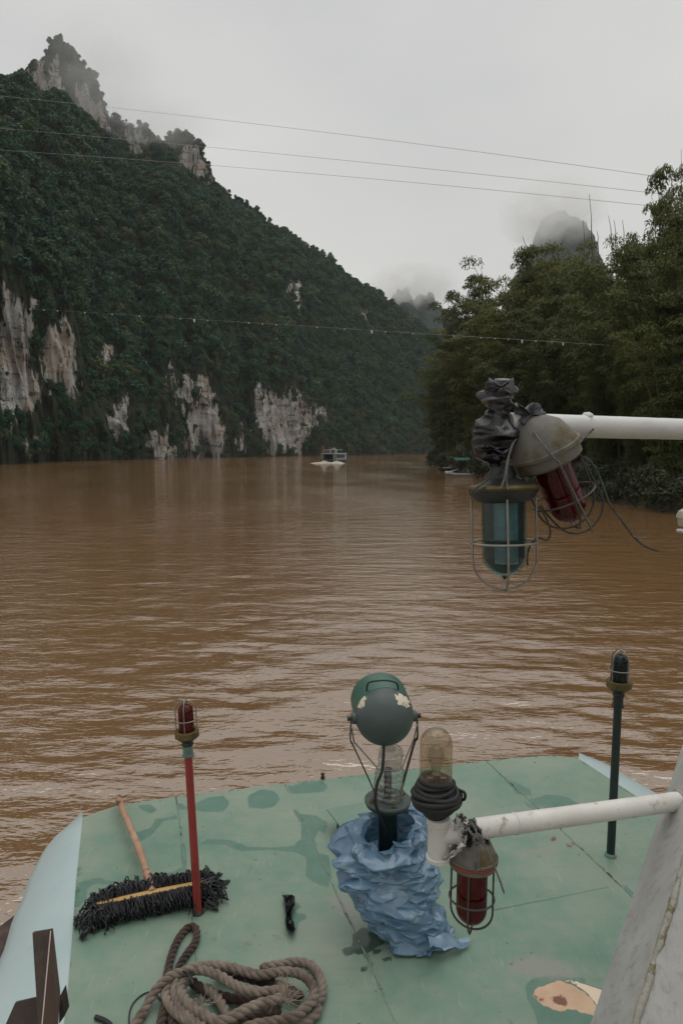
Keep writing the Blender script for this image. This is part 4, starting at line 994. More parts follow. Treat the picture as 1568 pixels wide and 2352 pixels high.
M_GREYBAG = paint('faded_grey_plastic_film', (0.07, 0.07, 0.08), (0.13, 0.13, 0.145), 18, (0.4, 0.6), bump=0.2)
M_CORD = paint('grey_cord', (0.10, 0.105, 0.095), (0.20, 0.20, 0.18), 60, (0.8, 0.95))
M_CORDD = paint('dark_green_cord', (0.035, 0.045, 0.04), (0.09, 0.10, 0.09), 60, (0.8, 0.95))
M_HEADG = paint('searchlight_grey_green', (0.056, 0.078, 0.075), (0.076, 0.102, 0.096), 10, (0.40, 0.55), dirt=(0.10, 0.05, 0.025), dirt_at=(0.70, 0.74), dscale=55, bump=0.08)
M_HOODG = paint('searchlight_hood_green', (0.035, 0.105, 0.078), (0.05, 0.13, 0.095), 10, (0.35, 0.5))
M_CHIP = paint('bare_primer', (0.62, 0.55, 0.43), (0.70, 0.63, 0.50), 20, (0.5, 0.7))

def arc_cage(o, ax, rad, base_h, dome_h, n_rib, wr, mat, root, ring_h=(), az0=0.0, flat=1.0):
    """wires rising from a collar at base_h and closing over the glass at dome_h"""
    u, v, a = frame(ax)
    ribs = []
    for k in range(n_rib):
        t = az0 + math.pi * k / n_rib; e = u * math.cos(t) + v * math.sin(t)
        pts = []
        for s in np.linspace(0, 1, 6): pts.append((rad, base_h + (dome_h - rad * flat - base_h) * s))
        for w in np.linspace(0, math.pi, 20)[1:-1]: pts.append((rad * math.cos(w), dome_h - rad * flat + rad * flat * math.sin(w)))
        for s in np.linspace(1, 0, 6): pts.append((-rad, base_h + (dome_h - rad * flat - base_h) * s))
        sh = k * wr * 1.9
        mk('cage_wire', tube([np.asarray(o) + e * q + a * (h + (sh if abs(q) < rad * .5 else 0)) for q, h in pts], wr, 8), mat, root, 60)
    for h in ring_h: mk('cage_ring', ring(np.asarray(o) + a * h, a, rad + wr * 1.2, wr, 40, 8), mat, root, 60)
def dome(r, h0, h1, wall=0.0, n=9):
    p = [(r, h0), (r, h0 + (h1 - r - h0) * .5)] + [(r * math.cos(t), h1 - r + r * math.sin(t)) for t in np.linspace(0, math.pi / 2, n)]
    p[-1] = (0.0004, h1)
    if wall:
        q = r - wall; p += [(0.0004, h1 - wall)] + [(q * math.cos(t), h1 - r + q * math.sin(t)) for t in np.linspace(math.pi / 2, 0, n)][1:] + [(q, h0)]
    return p
# ------------------------------------------------------------------ pole lamps standing on the deck
def pole_lamp(base_px, name, label, polem, glassm, coup, topx):
    """rows: pixels measured along the pole in the photograph"""
    p0 = dk(*base_px); (cx, cy) = topx['flange']; p1 = onY(cx, cy, p0[1]); k = m2px(p1) * 1.02
    ax = unit(p1 - p0); L = np.linalg.norm(p1 - p0)
    root = thing(name, label, 'lamp', p0)
    mk('pole', tube([p0 - ax * .0 + DZ * .001, p0 + ax * L * .33, p0 + ax * L * .34, p0 + ax * L * .345, p0 + ax * L], np.array([9.2, 9.2, 9.8, 9.2, 8.8]) * k, 18), polem, root, 30)
    mk('foot', lathe([(13 * k, 0), (13 * k, 3 * k), (10.5 * k, 7 * k), (9.0 * k, 8 * k)], p0, DZ, 20), topx['footm'], root, 30)
    mk('coupling', lathe([(13 * k, -2 * k), (13.4 * k, 0), (13 * k, 2.5 * k), (11.3 * k, 3.5 * k), (11 * k, 22 * k), (10 * k, 23 * k)], p1, ax, 24), coup, root, 35)
    mk('neck', lathe([(11 * k, 22 * k), (13 * k, 24 * k), (13 * k, 28 * k), (12 * k, 31 * k), (15 * k, 34 * k), (22 * k, 40 * k), (25.5 * k, 43 * k), (25 * k, 44 * k)], p1, ax, 28), M_BLACKM, root, 40)
    mk('collar', lathe([(26 * k, 42.5 * k), (27.5 * k, 44 * k), (27.5 * k, 57 * k), (26 * k, 59 * k), (19 * k, 58 * k), (17.5 * k, 54 * k)], p1, ax, 12), M_BRASS, root, 25)
    gl = mk('glass', lathe(dome(17 * k, 54 * k, 119 * k, 1.6 * k), p1, ax, 32, cap=False), glassm, root, 60)
    mk('bulb', lathe([(5 * k, 55 * k), (5 * k, 66 * k), (4 * k, 70 * k), (9 * k, 82 * k), (10 * k, 89 * k), (7 * k, 97 * k), (.2 * k, 99 * k)], p1, ax, 16), topx['bulbm'], gl, 60)
    mk('lamp_cap', lathe([(6 * k, 119.2 * k), (2 * k, 121 * k), (.2 * k, 122 * k)], p1, ax, 14), M_BLACKM, gl)
    arc_cage(p1, ax, 23 * k, 57 * k, 127 * k, 2, 1.25 * k, M_WIRE, root, [84 * k], topx['az'])
M_BULBD = paint('dim_bulb', (0.25, 0.24, 0.22), (0.35, 0.34, 0.3), 20, (0.2, 0.3))
pole_lamp((455, 2098), 'red_pole_lamp', 'red caged lamp on a red pole standing beside the black mop', M_REDP, M_REDGL, M_TEALC, dict(flange=(432.5, 1734), footm=M_BLACKM, az=0.05, bulbm=M_BULBD))
pole_lamp((1401, 1966), 'green_pole_lamp', 'green caged lamp on a dark green pole behind the white pipe at right', M_GRNP, M_GRNGL, M_GRNP, dict(flange=(1418, 1621), footm=M_TEALC, az=0.5, bulbm=M_BULBD))

# ------------------------------------------------------------------ searchlight
SB = dk(893, 2110); SY = SB[1]
def sp(x, y, dy=0.0): return onY(x, y, SY + dy)
def searchlight():
    root = thing('searchlight', 'grey-green searchlight on a yoke above the blue plastic sheet', 'searchlight', SB)
    fl = sp(890, 1840); k = m2px(fl); top = fl
    mk('stand', lathe([(42 * k, 0), (42 * k, 6 * k), (22 * k, 8 * k), (21 * k, np.linalg.norm(fl - SB) - 14 * k), (26 * k, np.linalg.norm(fl - SB) - 4 * k)], SB, fl - SB, 24), M_GRNP, root, 30)
    mk('lower_flange', lathe([(47 * k, -8 * k), (50 * k, -7 * k), (50 * k, -2.5 * k), (47 * k, -2 * k)], fl, DZ, 40), M_GRNP, root, 30)
    fg = mk('flange', lathe([(50 * k, -1.2 * k), (53 * k, 0), (53 * k, 5 * k), (51 * k, 6.5 * k), (0.1 * k, 7 * k)], fl, DZ, 40), M_HEADG, root, 30)
    for t in (0.5, 1.9, 3.6, 5.0): mk('bolt', lathe([(5 * k, 6.5 * k), (5 * k, 11 * k), (3 * k, 12 * k), (3 * k, 15 * k), (.3 * k, 15.5 * k)], fl + V3(math.cos(t), math.sin(t), 0) * 42 * k, DZ, 6), M_BRASS, fg, 25)
    # lamp head: axis forward and a touch up, hemisphere at the back
    c = sp(882, 1643); kc = m2px(c); R = 67 * kc
    ax = unit(DU * .35 + V3(0, 1, 0) * .65 + V3(0, 0, .12)); side = unit(np.cross(ax, DZ))
    back = [(R * math.sin(t) if t > 0.01 else .0004, -R * math.cos(t)) for t in np.linspace(0, math.pi / 2, 14)]
    hd = mk('head', lathe(back + [(R, .05 * R)], c, ax, 44, cap=False), M_HEADG, root, 60)
    hood = [(R * 1.0, .045 * R), (R * 1.012, .05 * R), (R * 1.012, 1.22 * R), (R * .985, 1.22 * R), (R * .98, .1 * R)]
    mk('hood', lathe(hood, c, ax, 44, cap=False), M_HOODG, root, 30)
    M_MIR = NT('lens_glass'); M_MIR.set(col=(.5, .52, .52), rough=.08, metal=.6)
    mk('lens', lathe([(R * .98, 1.0 * R), (R * .6, 1.08 * R), (.0004, 1.12 * R)], c, ax, 36, cap=False), M_MIR.m, root, 60)
    # primer showing where the paint has flaked
    for (px_, py_, w_, h_, rot) in ((924, 1608, 21, 11, .75), (829, 1611, 10, 17, .35)):
        pts = []; r_ = np.random.default_rng(int(px_)); n = 40
        cen = None
        grid = [(0, 0)] + [(math.cos(2 * math.pi * i / n) * (1 + .16 * r_.normal()), math.sin(2 * math.pi * i / n) * (1 + .16 * r_.normal())) for i in range(n)]
        vs = []
        def onball(x, y):
            d = unit(ray(x, y)); oc = CAM - c; b = oc @ d; disc = b * b - (oc @ oc - (R * 1.006) ** 2); disc = max(disc, 0); return CAM + d * (-b - math.sqrt(disc))
        rings = [0, .35, .7, 1.0]; fs = []
        vs = [onball(px_, py_)]
        for q in rings[1:]:
            for gx, gy in grid[1:]:
                dx, dy = gx * w_ * q, gy * h_ * q; vs.append(onball(px_ + dx * math.cos(rot) - dy * math.sin(rot), py_ + dx * math.sin(rot) + dy * math.cos(rot)))
        fs += [(0, 1 + i, 1 + (i + 1) % n) for i in range(n)]
        for q in range(2): fs += [(1 + q * n + i, 1 + (q + 1) * n + i, 1 + (q + 1) * n + (i + 1) % n, 1 + q * n + (i + 1) % n) for i in range(n)]
        mk('bare_patch', (np.array(vs), fs), M_CHIP, hd, 180)
    # carrying handle on top
    hp = [sp(843, 1597, -.01), sp(846, 1578, -.02), sp(856, 1572, -.03), sp(885, 1569, -.035), sp(908, 1573, -.03), sp(915, 1580, -.02), sp(918, 1598, -.01)]
    hp = [q + ax * .02 for q in hp]
    mk('handle', tube(spline(hp, 6), 2.0 * kc, 8), M_BLACKM, hd, 60)
    # trunnions and yoke
    for s, x0 in ((-1, 803), (1, 958)):
        j = c + side * s * R * .97 - DZ * .06 * R; sx = side * s
        mk('trunnion', lathe([(13 * kc, 0), (13 * kc, 9 * kc), (9 * kc, 10 * kc)], j, sx, 18), M_HEADG, root, 30)
        bl = mk('pivot_bolt', lathe([(4 * kc, 9 * kc), (4 * kc, 15 * kc), (6.5 * kc, 15 * kc), (6.5 * kc, 20 * kc), (.3 * kc, 20.5 * kc)], j, sx, 6), M_BLACKM, root, 25)
        o1 = j + sx * 12 * kc
        low = fl + side * s * 32 * k + DZ * 8 * k
        mid = o1 - DZ * 52 * kc + sx * 1 * kc
        arm = [o1 + DZ * 5 * kc, o1 - DZ * 12 * kc, mid, mid - DZ * 16 * kc - sx * 8 * kc, low + DZ * 18 * k, low]
        P = resample(spline(arm, 6), .006); vs, fs = [], []
        for q in P:
            for a_, b_ in ((-1, -1), (1, -1), (1, 1), (-1, 1)): vs.append(q + ax * a_ * 5.0 * kc + sx * b_ * 1.3 * kc)
        n = len(P); fs = [(i * 4 + e, i * 4 + (e + 1) % 4, i * 4 + 4 + (e + 1) % 4, i * 4 + 4 + e) for i in range(n - 1) for e in range(4)] + [(3, 2, 1, 0), (n * 4 - 4, n * 4 - 3, n * 4 - 2, n * 4 - 1)]
        mk('yoke_arm', (np.array(vs), fs), M_WIRED, root, 30)
    L_, R_ = c - side * R * 1.13 - DZ * .3 * R, c + side * R * 1.13 - DZ * .3 * R
    u_ = [L_ - V3(0, .02, 0), L_ - DZ * 40 * kc + side * 6 * kc, sp(868, 1766, -.03), sp(876, 1770, -.035), sp(912, 1770, -.035), sp(921, 1766, -.03), R_ - DZ * 40 * kc - side * 6 * kc, R_ - V3(0, .02, 0)]
    mk('yoke_bar', tube(np.vstack([resample(np.array(u_), .004)]), 1.7 * kc, 8), M_WIRE, root, 60)
    cable = [sp(881, 1706, -.05), sp(880, 1740, -.07), sp(877, 1770, -.08), sp(866, 1800, -.085), sp(862, 1830, -.09), sp(863, 1850, -.09), sp(872, 1875, -.08), sp(883, 1900, -.06), sp(890, 1925, -.04)]
    mk('cable', tube(spline(cable, 10), 3.4 * k, 10), M_TAPE, root, 60)
    # cut plastic bottle pulled over the mount
    b0 = fl + DZ * 8 * k; bt = sp(899, 1708, .012); axb = bt - b0; Lb = np.linalg.norm(axb); axb = unit(axb)
    bot = thing('plastic_bottle', 'clear ribbed plastic bottle upside down under the searchlight head', 'bottle', b0)
    prof = []
    for i in range(60):
        s = i / 59; r = 33 - 4 * s
        if s < .55: r += 2.2 * abs(math.sin(s * 34))
        elif s < .62: r -= 5 * (s - .55) / .07
        elif s < .9: r = 26 + 2 * math.sin((s - .62) * 11)
        else: r = 26 * math.sqrt(max(0, 1 - ((s - .9) / .1) ** 2)) * .75 + 26 * .25 * (1 - (s - .9) / .1)
        prof.append((max(r, .3) * k, s * Lb))
    w_ = .0006; inn = [(max(r - w_, .0002), h - (w_ if i > 53 else 0)) for i, (r, h) in enumerate(prof)][::-1]
    cr = lambda t, h: .04 * math.sin(3 * t + h * 90) * (0.4 + .6 * h / Lb) + .02 * math.sin(7 * t - h * 160)
    mk('shell', lathe(prof + inn, b0, axb, 40, cap=False, wob=cr), M_PET, bot, 60)
    mk('mount_post', tube([b0, b0 + DZ * 70 * k], 9 * k, 14), M_RUSTD, root, 30)
searchlight()

# ------------------------------------------------------------------ blue plastic sheet bunched round the stand
def tri(x): return np.abs((x % 1.0) * 2 - 1) * 2 - 1
def crumple(P, seed, n, f0, f1, amp):
    r = np.random.default_rng(seed); out = np.zeros(len(P))
    for i in range(n):
        d = unit(r.normal(size=3)); f = math.exp(r.uniform(math.log(f0), math.log(f1)))
        warp = .35 * vnoise(P * f * .6 + i * 3.1, seed + i)
        g = np.clip(.5 + vnoise(P * f * .45 + 7 * i, seed + 40 + i) * 1.3, 0, 1)
        out += g * tri(P @ d * f + r.random() + warp) / f
    return out * amp
def blue_bag():
    k = m2px(SB)
    outline = [  # height pixel, left x, right x : silhouette of the sheet in the photograph
        (1862, 862, 945), (1880, 822, 968), (1905, 790, 975), (1930, 775, 980), (1960, 765, 985), (2000, 776, 1000), (2050, 798, 1012), (2100, 822, 1024), (2130, 842, 1038), (2150, 860, 1050), (2168, 880, 1050), (2182, 905, 1036)]
    O = np.array(outline, float); rows = 190; cols = 280
    ys = np.linspace(O[0, 0], O[-1, 0], rows); P = np.zeros((rows, cols, 3))
    foot = dk(960, 2176); zt = sp(895, 1862)[2]
    for i, y in enumerate(ys):
        f = i / (rows - 1); l = np.interp(y, O[:, 0], O[:, 1]); r_ = np.interp(y, O[:, 0], O[:, 2])
        Yc = SY - .10 * f                             # the heap leans toward the camera at its foot
        a, b = onY(l, y, Yc), onY(r_, y, Yc); c = (a + b) / 2; hw = np.linalg.norm(b - a) / 2
        dp = hw * (.72 if f > .2 else .55 + .85 * f)
        for j in range(cols):
            t = 2 * math.pi * j / cols
            P[i, j] = c + V3(1, 0, 0) * hw * math.cos(t) + V3(0, 1, 0) * dp * math.sin(t)
        if f > .93: P[i] = P[i]
    from mathutils.geometry import delaunay_2d_cdt
    cen = P.mean(1, keepdims=True)
    def at(uu, vv):                                   # smooth form at (angle, height) in 0..1
        fr_ = np.clip(-np.sin(2 * math.pi * uu), 0, 1) ** 3 * .17 * np.clip(1 - vv * 2.2, 0, 1); vv = vv + fr_
        i = np.clip(vv, 0, 1) * (rows - 1); i0 = np.minimum(i.astype(int), rows - 2); fi = (i - i0)[:, None]
        j = (uu % 1.0) * cols; j0 = j.astype(int) % cols; fj = (j - np.floor(j))[:, None]; j1 = (j0 + 1) % cols
        A = P[i0, j0] * (1 - fj) + P[i0, j1] * fj; B = P[i0 + 1, j0] * (1 - fj) + P[i0 + 1, j1] * fj
        C_ = cen[i0, 0] * (1 - fi) + cen[i0 + 1, 0] * fi
        return A * (1 - fi) + B * fi, C_
    def facets(n, seed, sx, sy):
        """irregular triangulation of the unrolled sheet, wrapped past both sides"""
        r = np.random.default_rng(seed); pts = []
        while len(pts) < n:
            c = r.random((24, 2)); dens = 1 + 1.6 * (np.sin(c[:, 0] * 23 + 3 * np.sin(c[:, 1] * 9)) * np.sin(c[:, 1] * 17 + 2) > .1)
            if pts:
                q = np.array(pts); dd = np.abs(c[:, None, 0] - q[None, :, 0]); dd = np.minimum(dd, 1 - dd)
                d = ((dd * sx) ** 2 + ((c[:, None, 1] - q[None, :, 1]) * sy) ** 2).min(1); pts.append(c[int((d * dens ** 2).argmax())] if r.random() < .85 else c[0])
            else: pts.append(c[0])
        q = np.array(pts); edge = np.linspace(0, 1, int(n ** .5 * 2.2), endpoint=False)
        q = np.vstack([q, np.c_[edge, edge * 0], np.c_[edge, edge * 0 + 1]])
        return q
    def tris(q):
        W3 = np.vstack([q - (1, 0), q, q + (1, 0)]); n = len(q)
        res = delaunay_2d_cdt([Vector(v) for v in W3], [], [], 0, 1e-7)
        vo = np.array([tuple(v) for v in res[0]]); orig = [o[0] if o else 0 for o in res[3]]
        T = [tuple(orig[k] for k in f) for f in res[2] if len(f) == 3]
        T = [t for t in T if -.001 <= np.mean([W3[k][0] for k in t]) < .999]
        return W3, T, n
    r = np.random.default_rng(5)
    # coarse folds: piecewise-flat displacement, with gathers running down from the neck
    qc = facets(190, 21, 1.0, .20); W3, T, nC_ = tris(qc); dc = r.uniform(-1, 1, nC_) * (.046 - .018 * qc[:, 1]) + 0.014 * tri(qc[:, 0] * 15 + .5 * qc[:, 1]) * np.clip(1 - 1.4 * qc[:, 1], 0, 1)
    qf = facets(1900, 22, 1.0, .30)
    Tp = np.array(T); TA_, TB_, TC_ = W3[Tp[:, 0]], W3[Tp[:, 1]], W3[Tp[:, 2]]; dT = dc[Tp % nC_]
    disp = np.zeros(len(qf))
    det = (TB_[:, 1] - TC_[:, 1]) * (TA_[:, 0] - TC_[:, 0]) + (TC_[:, 0] - TB_[:, 0]) * (TA_[:, 1] - TC_[:, 1])
    for sh in (-1, 0, 1):
        X = qf[:, None, 0] + sh - TC_[None, :, 0]; Yv = qf[:, None, 1] - TC_[None, :, 1]
        l1 = ((TB_[:, 1] - TC_[:, 1]) * X + (TC_[:, 0] - TB_[:, 0]) * Yv) / det; l2 = ((TC_[:, 1] - TA_[:, 1]) * X + (TA_[:, 0] - TC_[:, 0]) * Yv) / det; l3 = 1 - l1 - l2
        ins = (l1 >= -1e-6) & (l2 >= -1e-6) & (l3 >= -1e-6); hit = ins.any(1); k_ = ins.argmax(1); ii = np.arange(len(qf))
        val = l1[ii, k_] * dT[k_, 0] + l2[ii, k_] * dT[k_, 1] + l3[ii, k_] * dT[k_, 2]; disp[hit] = val[hit]
    disp += r.uniform(-1, 1, len(qf)) * np.where(r.random(len(qf)) < .45, .014, .004)
    B_, C_ = at(qf[:, 0], qf[:, 1]); nr = B_ - C_; nr[:, 2] = 0; nr /= (np.linalg.norm(nr, axis=1)[:, None] + 1e-9)
    Q = B_ + nr * (disp - .006)[:, None] + r.normal(0, .0015, (len(qf), 3))
    Q[:, 2] = np.maximum(Q[:, 2], ZD + .004 + .01 * r.random(len(Q)) * (qf[:, 1] > .9))
    _, T2, n2_ = tris(qf); fc = [tuple(int(k) % n2_ for k in t) for t in T2]
    t = NT('blue_plastic_sheet'); t.set(rough=.2, spec=.9)
    v = t.coord('Object'); c = t.ramp(t.noise(v, 5, 5), [(.3, (0.112, 0.222, 0.345)), (.7, (0.205, 0.338, 0.470))])
    c = t.mix(t.math('MULTIPLY', t.mr(t.noise(v, 16, 6), .52, .7), .5), c, (0.33, 0.40, 0.465))
    b = t.bump(t.noise(v, 130, 4), .25, .003)
    tr = t.n.new('ShaderNodeBsdfTranslucent'); t.l.new(c, tr.inputs['Color']); t.out(c, b)
    mx = t.n.new('ShaderNodeMixShader'); mx.inputs[0].default_value = .2
    t.l.new(t.b.outputs[0], mx.inputs[1]); t.l.new(tr.outputs[0], mx.inputs[2]); t.l.new(mx.outputs[0], t.n['Material Output'].inputs['Surface'])
    root = thing('plastic_sheet', 'crumpled blue plastic sheet bunched round the foot of the searchlight', 'plastic sheet', (float(cen[-1, 0, 0]), float(cen[-1, 0, 1]), ZD))
    sh_ = mk('sheet', (Q, fc), t.m, root, 180)
    ca = sh_.data.attributes.new('crease_edge', 'FLOAT', 'EDGE'); rc = np.random.default_rng(9)
    ca.data.foreach_set('value', rc.choice([.5, .8, 1.0], len(sh_.data.edges)).astype(np.float32))
    sub = sh_.modifiers.new('soft', 'SUBSURF'); sub.levels = sub.render_levels = 2
    # torn tail at the lower right
    n1, n2 = 26, 18; T = np.zeros((n1, n2, 3))
    for i in range(n1):
        for j in range(n2):
            x = 985 + 92 * i / (n1 - 1); y = 2140 + 42 * (j / (n2 - 1)) * (1 - .72 * i / (n1 - 1)) + 14 * (i / (n1 - 1))
            T[i, j] = dk(x, y, .018 + .05 * (1 - i / (n1 - 1)))
    T = T.reshape(-1, 3); T[:, 2] += .018 * crumple(T, 5, 8, 9, 26, 5.0); T[:, :2] += .010 * np.stack([fbm(T * 30, 2, 1), fbm(T * 30, 2, 2)], 1); T[:, 2] = np.maximum(T[:, 2], ZD + .003)
    mk('torn_end', (T, grid_faces(n1, n2)), t.m, root, 22)
    # drawn string and flap at the neck
    return root
blue_bag()
# ------------------------------------------------------------------ twisted cord / rope
def rope_geo(path, r, pitch=None, step=None, n=7, seed=0, strands=3):
    P = resample(path, step or r * .45); P, T, U, Vv = pframes(P)
    pitch = pitch or r * 5.2; d = np.r_[0, np.cumsum(np.linalg.norm(np.diff(P, axis=0), axis=1))]
    gs = []
    for s in range(strands):
        a = 2 * math.pi * (d / pitch + s / strands)
        C = P + (U * np.cos(a)[:, None] + Vv * np.sin(a)[:, None]) * r * .50
        gs.append(tube(C, r * .56, n))
    return join(*gs)
def cord(name, pts, r, mat, label=None, parent=None, twist=True):
    path = spline(pts, 10)
    g = rope_geo(path, r, r * 6, r * .9, 5, strands=2) if twist else tube(path, r, 8)
    o = mk(name, g, mat, parent, 60)
    if label: tag(o, label, 'cord')
    return o

# ------------------------------------------------------------------ white slanted post at the right
M_POSTL = paint('grey_white_post_paint', (0.36, 0.36, 0.345), (0.46, 0.46, 0.445), 7, (0.5, 0.65), dirt=(0.31, 0.295, 0.255), dirt_at=(0.5, 0.7), dscale=30, bump=0.3, bd=0.002, stretch=(1.6, 1.6, .8))
M_WELD = paint('stained_weld_bead', (0.30, 0.285, 0.24), (0.42, 0.405, 0.36), 40, (0.6, 0.8), dirt=(0.17, 0.145, 0.075), dirt_at=(0.48, 0.62), dscale=40, bump=0.8, bd=0.004, bscale=120)
L0, L1 = W(1362, 2352, 1.55), W(1568, 1676, 1.92); K0, K1 = W(1456, 2352, 1.42), W(1568, 2001, 1.615)
dirp = unit((unit(L1 - L0) + unit(K1 - K0)) / 2)
def along(p, z): return p + dirp * ((z - p[2]) / dirp[2])
zb, zt_ = ZD - .02, 4.6
wv = K0 + dirp * ((L0 - K0) @ dirp) ; e1 = L0 - along(K0, L0[2])          # left face, from the weld to the outer edge
e2 = unit(V3(1, .12, 0)) * .26                                             # right face runs to the right
post = thing('slanted_post', 'broad grey-white slanted steel post at the lower right edge', 'post', along(K0, ZD))
kb, kt = along(K0, zb), along(K0, zt_)
def slab(a, b, e, th): 
    n = unit(np.cross(b - a, e)) * th
    return prism([a, a + e, b + e, b], n)
mk('side_plate', slab(kb, kt, e1, .006), M_POSTL, post, None)
mk('front_plate', slab(kb + e2 * .01, kt + e2 * .01, e2, -.006), M_POSTL, post, None)
pts = resample(np.array([kb, kt]), .008); pts = pts + .0022 * np.stack([fbm(pts * 30, 3, q) for q in range(3)], 1)
mk('weld_bead', tube(pts - V3(0, .004, 0), np.clip(.0075 + .0035 * fbm(pts * 40, 3, 8), .003, .02), 7), M_WELD, post, 60)
pts2 = resample(np.array([along(L0, zb), along(L0, zt_)]), .01)
mk('edge_bead', tube(pts2 + .0008 * np.stack([fbm(pts2 * 30, 3, q) for q in range(3)], 1), np.clip(.0022 + .0012 * fbm(pts2 * 30, 3, 5), .0008, .01), 6), M_WELD, post, 60)

# ------------------------------------------------------------------ lower white pipe with its tee
TA, TB = W(1085, 1905, 1.60), W(1590, 1835.5, 1.80); kT = m2px(TA)
pipe = thing('white_pipe', 'weathered white pipe running from the tee lamp to the slanted post', 'pipe', TA)
pr = 23.5 * kT; pp = resample(np.array([TA - unit(TB - TA) * .0, TB]), .01)
rad = pr * (1 + .012 * fbm(pp * 30, 2, 4))
mk('tube', tube(pp, rad, 22), M_WHITEP, pipe, 60)
for x in (1173,): 
    f = (x - 1085) / (1590 - 1085); q = TA + (TB - TA) * f; mk('joint_ring', ring(q, TB - TA, pr * .99, 2.2 * kT, 28, 6), M_WHITEP, pipe, 60)
mk('end_weld', ring(TB - unit(TB - TA) * .045, TB - TA, pr * 1.0, 5 * kT, 24, 6), M_WELD, pipe, 60)
tc = W(1006, 1925, 1.585)
def tp(x, y, d=1.585): return W(x, y, d)
mk('tee_body', lathe([(25 * kT, -52 * kT), (27.5 * kT, -50 * kT), (27.5 * kT, -42 * kT), (24.5 * kT, -40 * kT), (24.5 * kT, 34 * kT), (27 * kT, 36 * kT), (27.5 * kT, 47 * kT), (25 * kT, 49 * kT)], tc, DZ, 30), M_WHITEP, pipe, 35)
br0 = tp(1012, 1917); brd = unit(TA - br0)
mk('tee_branch', lathe([(24 * kT, 0), (24 * kT, 32 * kT), (27 * kT, 34 * kT), (27 * kT, 50 * kT), (24 * kT, 52 * kT)], br0, brd, 26), M_WHITEP, pipe, 35)
mk('nipple', tube([br0 + brd * 45 * kT, TA + (TA - br0) * .06], pr * .93, 20), M_TAPE, pipe, 60)

# film scraps caught round the tee, white outside and black inside
M_FILM = paint('flaking_white_film', (0.50, 0.48, 0.45), (0.66, 0.64, 0.60), 12, (0.4, 0.6), dirt=(0.015, 0.015, 0.016), dirt_at=(0.50, 0.54), dscale=38, bump=0.4)
def scrap(outline, d0, bend, seed, mat, name, parent):
    n = 16; O = np.array(outline, float); c = O.mean(0); vs, fs = [], []
    B = np.vstack([O + (np.roll(O, -1, 0) - O) * t for t in (0, .33, .66)]).reshape(3, -1, 2).transpose(1, 0, 2).reshape(-1, 2); m = len(B)
    r_ = np.random.default_rng(seed); B = B + r_.normal(0, 1.2, B.shape)
    vs = [W(*c, d0)]; lv = (.3, .65, 1.0)
    for q in lv:
        for b in B:
            x, y = c + (b - c) * q; vs.append(W(x, y, d0 + bend * q * math.sin(b[0] * .21 + seed) + 0.0022 * r_.normal()))
    fs = [(0, 1 + i, 1 + (i + 1) % m) for i in range(m)]
    for q in range(2): fs += [(1 + q * m + i, 1 + (q + 1) * m + i, 1 + (q + 1) * m + (i + 1) % m, 1 + q * m + (i + 1) % m) for i in range(m)]
    o = mk(name, (np.array(vs), fs), mat, parent, 40)
    s = o.modifiers.new('thickness', 'SOLIDIFY'); s.thickness = .0012
    return o
film = thing('film_scrap', 'torn white and black plastic film tied round the white tee', 'plastic film', tp(1065, 1970, 1.56))
scrap([(1040, 1888), (1050, 1868), (1060, 1866), (1072, 1880), (1078, 1895), (1060, 1900), (1045, 1908)], 1.555, .012, 3, M_FILM, 'flap', film)
scrap([(1059, 1906), (1071, 1906), (1072, 1930), (1068, 1942), (1058, 1938)], 1.55, .01, 5, M_FILM, 'flap', film)
scrap([(1015, 1973), (1030, 1962), (1050, 1945), (1062, 1935), (1070, 1942), (1055, 1958), (1040, 1968), (1022, 1978)], 1.548, .012, 7, M_FILM, 'flap', film)
scrap([(1105, 1925), (1118, 1922), (1128, 1938), (1112, 1936)], 1.575, .01, 9, M_FILM, 'flap', film)
scrap([(1062, 1900), (1085, 1890), (1105, 1905), (1110, 1935), (1090, 1948), (1062, 1945)], 1.568, .012, 11, M_BAGBLK, 'wrap', film)

# ------------------------------------------------------------------ clear glass lamp with taped socket on top of the tee
cl = thing('clear_lamp', 'grimy clear glass dome lamp with black taped socket on the white tee', 'lamp', tp(1004, 1876))
c0 = tp(1001, 1800); kl = m2px(c0); cax = unit(tp(1000, 1690) - tp(1004, 1876)); cax = unit(cax + DZ * 2)
gl = mk('glass', lathe(dome(37.5 * kl, -22 * kl, 131 * kl, 2.2 * kl, 12), c0, cax, 44, cap=False), M_CLEAR, cl, 60)
mk('bulb', lathe([(9 * kl, 20 * kl), (10 * kl, 32 * kl), (17 * kl, 52 * kl), (20 * kl, 66 * kl), (16 * kl, 80 * kl), (8 * kl, 88 * kl), (.3 * kl, 90 * kl)], c0, cax, 26, cap=False), M_BULB, cl, 60)
mk('bulb_cap', lathe([(10 * kl, 6 * kl), (10.5 * kl, 8 * kl), (10.5 * kl, 24 * kl), (8 * kl, 26 * kl)], c0, cax, 18), M_WIRE, cl, 30)
mk('socket', lathe([(34 * kl, -24 * kl), (34 * kl, 4 * kl), (30 * kl, 6 * kl), (20 * kl, 6.5 * kl), (.3 * kl, 6.6 * kl)], c0, cax, 28), M_BLACKM, cl, 30)
for s in (-1, 1): mk('socket_clip', obox(c0 + cax * 12 * kl + RT * s * 14 * kl - V3(0, .012, 0), RT * 7 * kl, V3(0, .004, 0), cax * 8 * kl), M_WIRE, cl, None)
